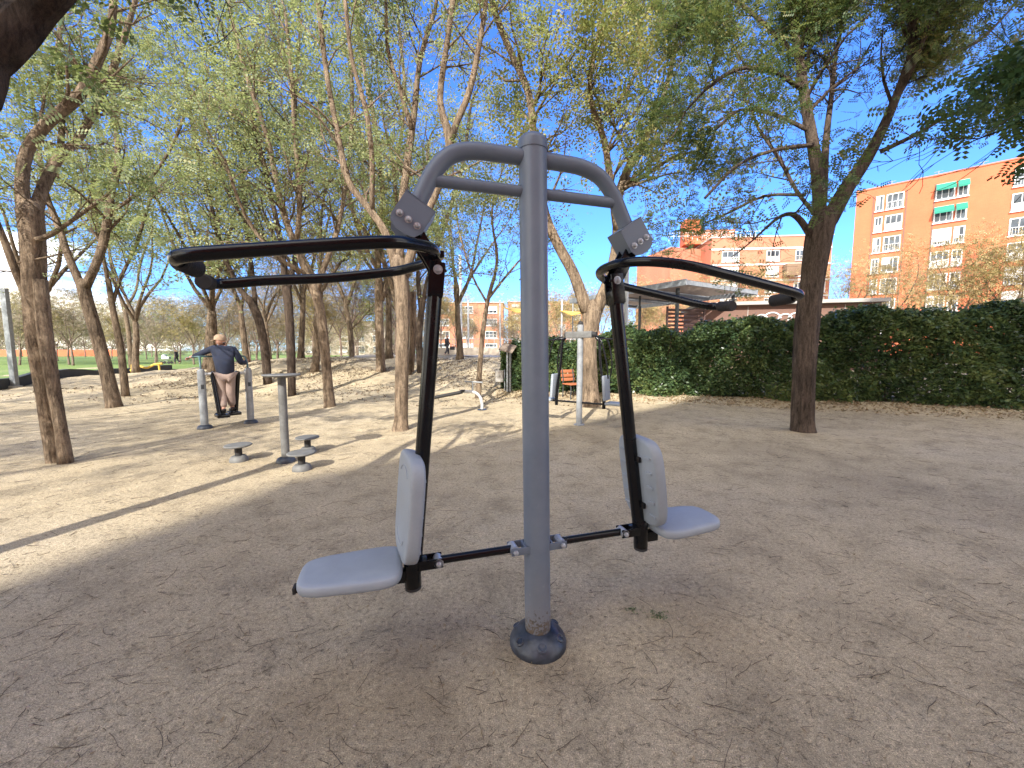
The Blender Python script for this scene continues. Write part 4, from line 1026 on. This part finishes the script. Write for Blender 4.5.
        skin_mesh('hair', [(tuple(head - fd * .03 + Vector((0, 0, .05))), (.085, .075)), (tuple(head - fd * .045 + Vector((0, 0, -.02))), (.075, .055))], [(0, 1)], M['hair'], rt)
    if fine:
        for s in (-1, 1):
            e_ = MB(); e_.lathe([(.001, -.008), (.008, -.004), (.0095, 0), (.008, .004), (.001, .008)], head + fd * .088 + sdv * .032 * s + Vector((0, 0, .018)), 10); e_.build('eye', M['darkcloth'], body)
        e_ = MB(); e_.rbox(head + fd * .082 + Vector((0, 0, -.05)), (.03, .03, .008), .003); e_.build('mouth', M['orange'], body)
    return rt
# person on the air walker; local frame of the walker: x along the axle, +y away from the camera
J = dict(pelvis=(0, -.02, 1.09), chest=(.0, .02, 1.40), neck=(0, .04, 1.56), head=(-.01, .075, 1.69), look=(-.75, .66, -.05),
         shl=(-.20, .02, 1.50), ell=(-.40, .10, 1.45), wrl=(-.45, .20, 1.43), hal=(-.47, .28, 1.405),
         shr=(.20, .01, 1.49), elr=(.30, -.04, 1.22), wrr=(.40, .10, 1.36), har=(.40, .19, 1.40),
         hipl=(-.095, -.02, 1.02), knl=(-.10, .02, .68), anl=(-.115, -.12, .33), tol=(-.115, .02, .285),
         hipr=(.095, -.02, 1.02), knr=(.105, .10, .67), anr=(.115, .07, .33), tor=(.115, .21, .285))
J['chest'] = (0, .03, 1.43); J['neck'] = (0, .06, 1.60); J['head'] = (-.03, .11, 1.705)
J['shl'] = (-.17, .07, 1.56); J['ell'] = (-.34, .22, 1.45); J['wrl'] = (-.47, .30, 1.39); J['hal'] = (-.53, .35, 1.375)
J['shr'] = (.17, -.01, 1.54); J['elr'] = (.26, -.10, 1.26); J['wrr'] = (.38, .06, 1.28); J['har'] = (.41, .15, 1.34)
J['hipl'] = (-.075, .0, 1.02); J['knl'] = (-.06, .06, .68); J['hipr'] = (.075, -.02, 1.02); J['knr'] = (.06, .0, .67); J['anl'] = (-.09, -.10, .34); J['tol'] = (-.09, .04, .30); J['anr'] = (.09, .06, .34); J['tor'] = (.09, .20, .30)
person(mid, math.atan2(ax.y, ax.x), 'person in navy jacket, beige cap and pale trousers, on the air walker', J, M['navy'], M['trouser'], True, 1.0)
JW = dict(pelvis=(0, 0, .93), chest=(0, .02, 1.24), neck=(0, .03, 1.42), head=(0, .05, 1.56), look=(0, 1, 0),
          shl=(-.19, .02, 1.35), ell=(-.23, -.06, 1.10), wrl=(-.22, .06, .90), hal=(-.22, .10, .80),
          shr=(.19, .02, 1.35), elr=(.23, .05, 1.09), wrr=(.22, .20, .92), har=(.22, .26, .84),
          hipl=(-.09, 0, .87), knl=(-.09, .14, .50), anl=(-.09, .14, .08), tol=(-.09, .29, .035),
          hipr=(.09, 0, .87), knr=(.09, -.02, .49), anr=(.09, -.24, .12), tor=(.09, -.12, .04))
pw = at_y(447, 350, 30); pw.z = height(pw.x, 30) + .03
person(pw, R(-60), 'person in dark clothes carrying a bag, walking on the plaza beyond the mound', JW, M['darkcloth'], M['darkcloth'], False, .98)
bag = empty('shoulder_bag', pw + Vector((.42, .0, .60)), R(-60), 'dark bag carried by the person walking on the plaza', 'bag')
b = MB(); b.rbox((0, 0, 0), (.14, .36, .28), .03); b.build('bag_body', M['shoe'], bag); b = MB(); b.tube(catmull([(0, -.12, .13), (0, -.08, .28), (0, .08, .28), (0, .12, .13)], 4), .012, 8); b.build('strap', M['shoe'], bag)
p2 = at_y(176, 350, 42); p2.z = 0.05
person(p2, R(100), 'far person in dark clothes pushing a pram on the lawn path', {k_: v_ for k_, v_ in JW.items()}, M['darkcloth'], M['darkcloth'], False, .95, fine=False)
pm = empty('pram', p2 + Vector((-1.0, -.15, 0)), R(100), 'small white pram pushed by the far person on the lawn', 'pram')
b = MB(); b.rbox((0, 0, .65), (.42, .75, .30), .08); b.build('carrycot', M['white'], pm)
b = MB(); b.lathe([(.25, 0), (.24, .12), (.16, .24), (.02, .30)], (0, .18, .75), 20); b.build('hood', M['white'], pm)
b = MB(); b.tube([(-.2, -.35, .15), (.0, .2, .55)], .014, 8); b.tube([(-.2, .35, .15), (.0, -.2, .55), (.0, -.65, 1.0)], .014, 8); b.tube([(-.18, -.65, 1.0), (.18, -.65, 1.0)], .014, 8); b.build('chassis', M['galv'], pm)
for sx in (-1, 1):
    for sy in (-1, 1):
        b = MB(); b.lathe([(.14, -.02), (.15, 0), (.14, .02)], (sx * .22, sy * .35, .15), 18, rot_to((1, 0, 0))); b.build('wheel', M['rubber'], pm)

# ------------------------------------------------------------------ second exercise machine
p = ground_at(579, 425)
m2 = empty('chest_press_exercise_machine', p, R(-32), 'small pale white-post exercise machine with two seats, standing in the sunlit middle distance', 'exercise machine')
b = MB(); b.tube([(0, 0, 0), (0, 0, 2.06)], .062, 24); b.build('post', M['galv'], m2)
b = MB(); b.lathe([(.11, 0), (.11, .015), (.07, .02)], (0, 0, 0), 24); b.build('base_plate', M['galv'], m2)
b = MB(); b.lathe([(.05, 2.06), (.055, 2.08), (.04, 2.12), (.01, 2.14)], (0, 0, 0), 18); b.build('cap', M['rubber'], m2)
b = MB(); b.rbox((-.02, 0, 1.86), (.56, .15, .13), .01); b.build('cross_arm', M['dull'], m2)
for sg in (-1, 1):
    b = MB(); b.tube([(sg * .27, 0, 1.86), (sg * .34, 0, 1.86)], .05, 16); b.build('bearing', M['rubber'], m2)
    b = MB()
    b.tube(catmull([(sg * .33, 0, 1.80), (sg * .40, 0, 1.70), (sg * .43, 0, 1.30), (sg * .50, 0, .80), (sg * .52, 0, .55)], 5), .028, 12)
    b.tube(catmull([(sg * .33, .0, 1.78), (sg * 1.05, .0, 1.74)], 3), .018, 10)
    b.build('lever', M['black'], m2)
    b = MB(); b.tube(catmull([(sg * .33, .10, 1.82), (sg * .50, .20, 1.74), (sg * .60, .20, 1.3), (sg * .56, .2, .95), (sg * .52, .1, .72)], 6), .015, 10)
    b.tube(catmull([(sg * .33, -.10, 1.82), (sg * .50, -.20, 1.74), (sg * .62, -.20, 1.3), (sg * .66, -.2, 1.0)], 6), .015, 10); b.build('handle', M['black'], m2)
    b = MB(); b.rbox((sg * .56, 0, .80), (.06, .34, .50), .026, Matrix.Rotation(-sg * .06, 3, 'Y')); b.build('backrest', M['seat'], m2)
    b = MB(); b.rbox((sg * .80, 0, .50), (.44, .32, .05), .02); b.build('seat', M['seat'], m2)
    b = MB(); b.tube([(sg * .05, 0, .47), (sg * .62, 0, .47)], .02, 12); b.rbox((sg * .78, 0, .465), (.40, .04, .02), .004); b.tube([(sg * .52, 0, .38), (sg * .52, 0, .58)], .035, 14); b.build('seat_link', M['black'], m2)
# rail exerciser
p = ground_at(482, 410)
rl = empty('leg_rail_exerciser', p, 0, 'low exerciser with curved pale post and long dark rail, beside the thin young tree', 'exercise machine')
sc_ = p.y / F
b = MB(); b.tube(catmull([(0, 0, 0), (0, 0, .16), (-.05, 0, .34), (-.20, 0, .46), (-.50, 0, .48)], 6), .038, 16); b.build('curved_post', M['white'], rl)
b = MB(); b.lathe([(.12, 0), (.12, .02), (.05, .03)], (0, 0, 0), 20); b.build('base_plate', M['dome'], rl)
b = MB(); b.tube([(-.50, 0, .47), (-1.25, -.1, .33)], .045, 12); b.build('rail', M['rubber'], rl)
b = MB(); b.tube([(-.24, 0, .46), (-.24, 0, .72)], .022, 10); b.tube([(-.45, .05, .74), (.02, -.05, .72)], .02, 10); b.build('handle', M['galv'], rl)
b = MB(); b.rbox((-.50, 0, .50), (.12, .14, .05), .012); b.build('slider', M['rubber'], rl)
# information board
p = ground_at(507, 392)
ib = empty('information_board', p, R(-20), 'tilted brown information board on a post at the left end of the hedge', 'sign')
b = MB(); b.box((.02, 0, .72), (.06, .06, 1.44)); b.box((.12, 0, .72), (.06, .06, 1.42)); b.build('post', M['galv'], ib)
b = MB(); b.rbox((.05, -.05, 1.52), (.50, .42, .03), .005, Euler((R(38), R(14), 0)).to_matrix()); b.build('board', M['wood'], ib)
# waste bin beside it
p = ground_at(503, 391)
wb = empty('waste_bin', p + Vector((-.12, .05, 0)), 0, 'small grey waste bin beside the information board post', 'bin')
b = MB(); b.lathe([(.10, .30), (.15, .33), (.16, .70), (.165, .72), (.15, .72)], (0, 0, 0), 18); b.build('basket', M['concrete'], wb); b = MB(); b.tube([(.18, 0, 0), (.18, 0, .75)], .02, 8); b.build('stand', M['galv'], wb)
# orange bench behind
p = ground_at(572, 398)
bn = empty('park_chair', p, R(25), 'small orange slatted chair in front of the hedge behind the pale exercise machine', 'chair')
b = MB()
for k in range(4): b.rbox((0, -.22 + k * .12, .45), (.5, .10, .035), .006)
b.build('seat', M['orange'], bn)
b = MB()
for k in range(3): b.rbox((0, .24 + k * .03, .58 + k * .13), (.5, .03, .10), .006)
b.build('backrest', M['orange'], bn)
for sx in (-.2, .2):
    b = MB(); b.tube(catmull([(sx, -.22, 0), (sx, -.2, .42), (sx, .2, .43), (sx, .22, .6), (sx, .30, .92)], 4), .02, 8); b.tube([(sx, .2, .43), (sx, .24, 0)], .02, 8); b.build('leg', M['darkwall'], bn)

# ------------------------------------------------------------------ street furniture and low walls
lp = at_y(15, 386, 15.6); lp.z = 0
o = empty('lamp_post', lp, 0, 'square pale grey lamp post at the left edge in front of the low dark wall', 'lamp post')
b = MB(); b.rbox((0, 0, 2.0), (.22, .14, 4.0), .012); b.build('column', M['galv'], o); b = MB(); b.rbox((0, 0, .05), (.34, .26, .1), .01); b.build('foot', M['concrete'], o)
wl = MB(); pts = [Vector((lawn_edge(y) + .2, y, 0)) for y in np.linspace(7, 30, 24)]
vs_ = []
for q in pts:
    h_ = max(height(q.x, q.y), 0)
    for dx, z_ in ((-.18, -.1), (.12, -.1), (.12, .40 + h_), (-.18, .40 + h_)): vs_.append((q.x + dx, q.y, z_))
fs_ = [(i * 4 + k, i * 4 + (k + 1) % 4, (i + 1) * 4 + (k + 1) % 4, (i + 1) * 4 + k) for i in range(23) for k in range(4)] + [(0, 1, 2, 3), (92, 93, 94, 95)]
wl.add(vs_, fs_); tag(wl.build('low_wall', M['darkwall'], smooth=False), 'long low dark stone wall edging the lawn on the left', 'wall')
def pole(px, ytop, Y, r_, label, name='pole', m_='white'):
    t = at_y(px, ytop, Y); z0 = height(t.x, Y); o = empty(name, (t.x, Y, z0), 0, label, 'pole')
    b = MB(); b.tube([(0, 0, 0), (0, 0, t.z - z0)], r_, 14); b.build('shaft', M[m_], o); b = MB(); b.lathe([(r_ * 2, 0), (r_ * 2, .05), (r_, .08)], (0, 0, 0), 14); b.build('foot', M[m_], o); return o
pole(627, 262, 15, .09, 'white pole rising behind the hedge just right of the right lever')
pole(460, 255, 34, .13, 'tallest white pole on the plaza, left of the young thin tree')
pole(468, 300, 36, .09, 'shorter white pole beside the tallest plaza pole')
pole(500, 300, 33, .07, 'white pole left of the machine post holding a yellow sail')
pole(640, 296, 19, .05, 'thin dark pole under the left end of the slatted canopy', m_='darkwall')
pole(562, 300, 30, .07, 'white pole left of the second yellow sail')
pole(573, 300, 31, .05, 'thin grey pole right of the second yellow sail', m_='galv')
for px0, px1, py, Y, lab in ((503, 533, 310, 33, 'yellow shade sail left of the machine post'), (560, 584, 313, 30, 'yellow shade sail right of the machine post')):
    a = at_y(px0, py - 2, Y); c_ = at_y(px1, py, Y - 1); d_ = at_y((px0 + px1) / 2, py + 3, Y - 2.5)
    e_ = at_y((px0 + px1) / 2, py - 1, Y + 1.5)
    b = MB(); q = [a, d_, c_, e_]; b.add([v - a for v in q] + [v - a + Vector((0, 0, .06)) for v in q], [(0, 1, 2, 3), (7, 6, 5, 4), (0, 1, 5, 4), (1, 2, 6, 5), (2, 3, 7, 6), (3, 0, 4, 7)])
    o = b.build('shade_sail', M['yellow'], smooth=False); o.location = a; tag(o, lab, 'shade sail')
a = at_y(425, 350, 34); c_ = at_y(598, 350, 34)
b = MB(); b.rbox((0, 0, 0), (c_.x - a.x, .25, .75), .02); o = b.build('plaza_wall', M['cream'], smooth=False); o.location = ((a.x + c_.x) / 2, 34, height(-2, 34) + .3); tag(o, 'low pale wall across the plaza behind the walking person', 'wall')
# railing on it
rlg = empty('railing', o.location + Vector((0, 3, .0)), 0, 'thin white railing behind the low pale plaza wall', 'railing'); wd = c_.x - a.x
b = MB()
for k in range(24): b.tube([(-wd / 2 + wd * k / 23, 0, -.3), (-wd / 2 + wd * k / 23, 0, 1.2)], .03, 6)
b.build('upright', M['white'], rlg, smooth=False)['kind'] = 'stuff'
b = MB(); b.tube([(-wd / 2, 0, 1.2), (wd / 2, 0, 1.2)], .03, 6); b.tube([(-wd / 2, 0, .7), (wd / 2, 0, .7)], .02, 6); b.build('rail', M['white'], rlg)
# red brick wall far left beyond the lawn
b = MB(); b.box((-120, 95, .8), (46, .4, 1.6)); o = b.build('brick_wall', M['brick'], smooth=False); tag(o, 'long low orange brick wall far beyond the lawn on the left', 'wall')
# yellow spring toy
p = at_y(147, 372, 22); p.z = height(p.x, 22)
yt = empty('yellow_playground_bench', p, R(10), 'tiny yellow play bench on the lawn behind the left trees', 'play equipment')
b = MB(); b.tube(catmull([(-.8, 0, .1), (-.4, 0, .35), (0, 0, .25), (.4, 0, .45), (.8, 0, .5)], 5), .06, 10); b.build('seat_rail', M['yellow'], yt)
for q in (-.75, .65): b = MB(); b.tube([(q, 0, 0), (q * .95, 0, .45)], .05, 10); b.build('leg', M['yellow'], yt)

# ------------------------------------------------------------------ slatted canopy, kiosk
K0 = Vector((7.3, 16.5, 0)); u1 = Vector((.857, .515, 0)); u2 = Vector((-.515, .857, 0)); zc = 4.5
cy = empty('slatted_canopy', K0, math.atan2(u1.y, u1.x), 'wide flat slatted timber canopy on posts behind the hedge', 'canopy')
W1, W2 = 5.6, 7.5
b = MB()
for k in range(34): b.box((W1 / 2, .1 + W2 * k / 34, zc), (W1, .13, .04))
b.build('slats', M['wood'], cy, smooth=False)
b = MB()
for y_ in (0, W2 / 3, 2 * W2 / 3, W2): b.box((W1 / 2, y_, zc - .12), (W1, .09, .18))
for x_ in (0, W1): b.box((x_, W2 / 2, zc - .10), (.09, W2 + .1, .26))
b.build('frame', M['galv'], cy, smooth=False)
for x_, y_ in ((.6, .8), (W1 - .6, .8), (.6, W2 - .8), (W1 - .6, W2 - .8)):
    b = MB(); b.box((x_, y_, (zc - .2) / 2), (.12, .12, zc - .2)); b.build('post', M['darkwall'], cy, smooth=False)
ki = empty('kiosk_building', (13.5, 20.5, 0), R(-14), 'low brown kiosk building with a pale flat roof and white graffiti, behind the hedge', 'building')
b = MB(); b.box((0, 0, 1.85), (7.6, 4, 3.7)); b.build('wall', M['brown'], ki, smooth=False)
b = MB(); b.box((0, -.1, 3.79), (7.9, 4.4, .16)); b.build('roof', M['concrete'], ki, smooth=False)
for x_ in (-1.6, .6, 2.4): b = MB(); b.box((x_, -2.006, 1.85), (.03, .008, 3.6)); b.build('panel_joint', M['concrete'], ki, smooth=False)
b = MB()
for cx, r_ in ((-1.0, .24), (-.55, .34), (.0, .26), (.45, .30)):
    b.tube([(cx + r_ * math.cos(a) * 1.1, -2.02, 3.0 + r_ * math.sin(a)) for a in np.linspace(.2, 6.0, 16)], .035, 6)
b.build('graffiti', M['graffiti'], ki)
lv = empty('louvre_screen', (8.3, 18.6, 0), R(10), 'dark red horizontal louvre screen under the slatted canopy', 'screen')
b = MB()
for k in range(14): b.box((0, 0, 1.1 + k * .18), (1.9, .05, .10), Matrix.Rotation(R(25), 3, 'X'))
b.build('louvres', M['redslat'], lv, smooth=False)
for x_ in (-.97, .97): b = MB(); b.box((x_, 0, 1.8), (.07, .09, 3.6)); b.build('post', M['redslat'], lv, smooth=False)

# ------------------------------------------------------------------ buildings
def window(parent, mbf, u0, u1_, z0, z1, style, rgw):
    """mbf(u, out, z) local position on a facade whose outward normal is -y"""
    fr = MB(); t = .12
    cx, cz = (u0 + u1_) / 2, (z0 + z1) / 2; w_, h_ = u1_ - u0, z1 - z0
    fr.box((cx, -.03, z0 + t / 2), (w_, .10, t)); fr.box((cx, -.03, z1 - t / 2), (w_, .10, t))
    for x_ in (u0 + t / 2, u1_ - t / 2): fr.box((x_, -.032, cz), (t, .10, h_))
    nm = 2 if w_ > 1.6 else 1
    for k in range(1, nm + 1): fr.box((u0 + w_ * k / (nm + 1), -.02, cz), (.07, .07, h_ - .1))
    f = fr.build('window', M['frame'], parent, smooth=False)
    b = MB(); b.box((cx, .005, cz), (w_ - .1, .03, h_ - .1)); b.build('pane', M['glass'], f, smooth=False)
    b = MB(); b.box((cx, -.08, z0 - .06), (w_ + .16, .24, .10)); b.build('sill', M['frame'], f, smooth=False)
    if style in ('rail', 'blindrail'):
        b = MB()
        b.box((cx, -.14, z0 + .92), (w_, .04, .05)); b.box((cx, -.14, z0 + .08), (w_, .04, .05))
        for k in range(int(w_ / .22) + 1): b.box((u0 + .02 + (w_ - .04) * k / int(w_ / .22), -.14, z0 + .5), (.025, .025, .82))
        b.build('railing', M['frame'], f, smooth=False)
    if style in ('blind', 'blindrail'):
        hb = h_ * rgw.uniform(.35, .85); b = MB(); ww = w_ * rgw.choice((.5, .98, .98))
        b.box((u0 + ww / 2 + .01, -.095, z1 - hb / 2), (ww, .02, hb)); b.build('blind', M['shutter'], f, smooth=False)
    if style == 'wall':
        b = MB(); b.box((cx, -.10, z0 + .45), (w_, .04, .9)); b.build('parapet_panel', M['shutter'], f, smooth=False)
    if style == 'awning':
        b = MB(); b.add([(u0, -.06, z1), (u1_, -.06, z1), (u1_, -.9, z1 - .75), (u0, -.9, z1 - .75), (u0, -.06, z1 - .04), (u1_, -.06, z1 - .04), (u1_, -.9, z1 - .79), (u0, -.9, z1 - .79), (u0, -.9, z1 - 1.0), (u1_, -.9, z1 - 1.0)],
                        [(0, 1, 2, 3), (7, 6, 5, 4), (3, 2, 9, 8), (0, 3, 7, 4), (1, 2, 6, 5)]); b.build('awning', M['awning'], f, smooth=False)
    return f
# right building
BL = at_y(857, 192, 56); BR = at_y(1024, 158, 46.2); zr = (BL.z + BR.z) / 2
du = Vector((BR.x - BL.x, BR.y - BL.y, 0)).normalized(); Lb = 34
rb_ = empty('apartment_building', (BL.x, BL.y, 0), math.atan2(du.y, du.x), 'tall bright orange brick apartment building with green awnings at the right', 'building')
b = MB(); b.box((Lb / 2, 6, zr / 2), (Lb, 12, zr)); b.build('wall', M['brick'], rb_, smooth=False)
b = MB(); b.box((Lb / 2, 6, zr + .06), (Lb + .2, 12.2, .16)); b.build('roof', M['brickpale'], rb_, smooth=False)
nvec = Vector((du.y, -du.x, 0))
def uz(px, py):
    r_ = ray(px, py); o_ = Vector((BL.x, BL.y, 0)); k_ = ((o_ - EYE).dot(nvec)) / r_.dot(nvec); P_ = EYE + r_ * k_; return (P_ - o_).dot(du), P_.z
rgw = random.Random(3)
fl = 2.78
ztop = uz(946, 183)[1]
cols = [(uz(876, 200)[0], uz(884, 200)[0], 0), (uz(886.5, 200)[0], uz(904, 200)[0], 1), (uz(936, 190)[0], uz(955.5, 190)[0], 2), (uz(957.5, 190)[0], uz(969, 190)[0], 3), (uz(1014, 180)[0], uz(1014, 180)[0] + 2.2, 4), (uz(1014, 180)[0] + 3, uz(1014, 180)[0] + 5, 4)]
for ci, (u0, u1_, q) in enumerate(cols):
    for fr_ in range(8):
        z1 = ztop - fr_ * fl
        if z1 < 3: break
        if q in (2, 3): stl = ('awning', 'awning', 'blindrail', 'wall', 'rail', 'blind', 'rail', 'rail')[fr_]
        elif q == 1: stl = ('rail', 'wall', 'rail', 'blind', 'rail', 'wall', 'rail', 'rail')[fr_]
        else: stl = rgw.choice(('rail', 'blind', 'wall', 'blindrail'))
        window(rb_, None, u0, u1_, z1 - 2.0, z1, stl, rgw)
for u_ in (uz(874, 200)[0], uz(906.5, 200)[0], uz(934.5, 200)[0]): b = MB(); b.box((u_, -.01, zr / 2 - .5), (.12, .06, zr - 1.0)); b.build('drainpipe', M['brown'], rb_, smooth=False)
for px in (893, 940, 985):
    u_ = uz(px, 170)[0]; b = MB(); b.tube([(u_, 1.5, zr), (u_, 1.5, zr + 1.0)], .05, 6); b.tube([(u_ - .4, 1.5, zr + .9), (u_ + .4, 1.5, zr + .9)], .04, 6); b.build('roof_antenna', M['galv'], rb_)
# middle building
ML = at_y(712, 238, 77); zt = ML.z
mbd = empty('apartment_building', (ML.x, 77, 0), R(-5), 'mid-distance salmon brick apartment building with pale floor stripes and a roof terrace', 'building')
Wm = 22
b = MB(); b.box((Wm / 2, 7, zt / 2), (Wm, 14, zt)); b.build('wall', M['brickpale'], mbd, smooth=False)
b = MB(); b.box((-4.4, 10, zt / 2 - .4), (9.6, 12, zt - .8), Matrix.Rotation(R(20), 3, 'Z')); b.build('side_wing', M['brickpale'], mbd, smooth=False)
b = MB(); b.box((Wm / 2, 7, zt + .08), (Wm + .3, 14.3, .2)); b.build('roof', M['shutter'], mbd, smooth=False)
b = MB()
for k in range(7): b.box((Wm / 2, -.06, zt - 2.2 - k * 3.0), (Wm, .10, .35))
b.build('floor_stripe', M['shutter'], mbd, smooth=False)
b = MB(); b.box((3, 8, zt + 1.6), (7, 6, 2.8)); b.build('penthouse', M['brickpale'], mbd, smooth=False)
b = MB(); b.box((-2, 6, zt + 2.6), (3.2, 3, 5.0)); b.build('stair_tower', M['brick'], mbd, smooth=False)
b = MB()
for k in range(20): b.tube([(-8 + k * .9, .4, zt - .3), (-8 + k * .9, .4, zt + 1.2)], .04, 5)
b.tube([(-8, .4, zt + 1.2), (9, .4, zt + 1.2)], .05, 5); b.tube([(-8, .4, zt + .6), (9, .4, zt + .6)], .04, 5); b.build('terrace_railing', M['frame'], mbd)
for k in range(7):
    z1 = zt - 2.6 - k * 3.0
    if z1 < 4: break
    for u0, u1_ in ((2.0, 5.2), (10.2, 12.6), (15.5, 17.8), (18.6, 21.2)):
        window(mbd, None, u0, u1_, z1 - 2.0, z1, rgw.choice(('blind', 'rail', 'wall')), rgw)
b = MB(); b.rbox((14.5, -.9, zt - 6.5), (2.6, 1.5, 2.2), .1); b.build('balcony_box', M['box'], mbd)
# centre-left building and centre beige building
def block(px0, px1, pytop, Y, dep, wm, label, storeys, seed):
    a = at_y(px0, pytop, Y); c_ = at_y(px1, pytop, Y); W_ = c_.x - a.x
    o = empty('apartment_building', (a.x, Y, 0), 0, label, 'building')
    b = MB(); b.box((W_ / 2, dep / 2, a.z / 2), (W_, dep, a.z)); b.build('wall', wm, o, smooth=False)
    b = MB(); b.box((W_ / 2, dep / 2, a.z + .1), (W_ + .5, dep + .5, .25)); b.build('roof', M['cream'], o, smooth=False)
    rg_ = random.Random(seed); n_ = max(2, int(W_ / 4.5))
    for f_ in range(storeys):
        z1 = a.z - .8 - f_ * 3.0
        for k_ in range(n_):
            u0 = W_ * (k_ + .25) / n_; window(o, None, u0, u0 + W_ * .5 / n_, z1 - 1.7, z1, rg_.choice(('blind', 'rail', 'wall')), rg_)
    return o
block(431, 503, 303, 95, 12, M['brickpale'], 'far pale orange apartment building seen between the left lever and the young thin tree', 4, 1)
block(508, 600, 302, 120, 12, M['brickpale'], 'far pale red apartment building behind the yellow shade sails', 5, 2)
block(300, 385, 322, 110, 12, M['cream'], 'far low cream building glimpsed between the grove trunks at left of centre', 3, 4)
# tall block behind the camera that shades the foreground
ea = math.atan2(.66, .75); hs_ = 30.0; q_ = hs_ / math.tan(SUN_EL)
cxy = Vector((-2.75 - q_ * math.sin(SUN_AZ), 4.2 - q_ * math.cos(SUN_AZ), 0))
sh = empty('apartment_building', cxy, ea, 'tall brick apartment block behind the camera that shades the foreground', 'building')
b = MB(); b.box((20, -6, hs_ / 2), (40, 12, hs_)); b.build('wall', M['brick'], sh, smooth=False)
b = MB(); b.box((20, -6, hs_ + .1), (40.1, 12.1, .2)); b.build('roof', M['concrete'], sh, smooth=False)
# slim lamp outside the frame whose shadow falls across the sunlit dirt
o = empty('lamp_post', (-4.88, .45, 0), 0, 'slim round lamp post outside the frame at the left', 'lamp post')
b = MB(); b.tube([(0, 0, 0), (0, 0, 3.55)], .10, 18); b.build('column', M['galv'], o); b = MB(); b.lathe([(.10, 3.5), (.15, 3.56), (.16, 3.66), (.08, 3.72)], (0, 0, 0), 16); b.build('lantern', M['white'], o)
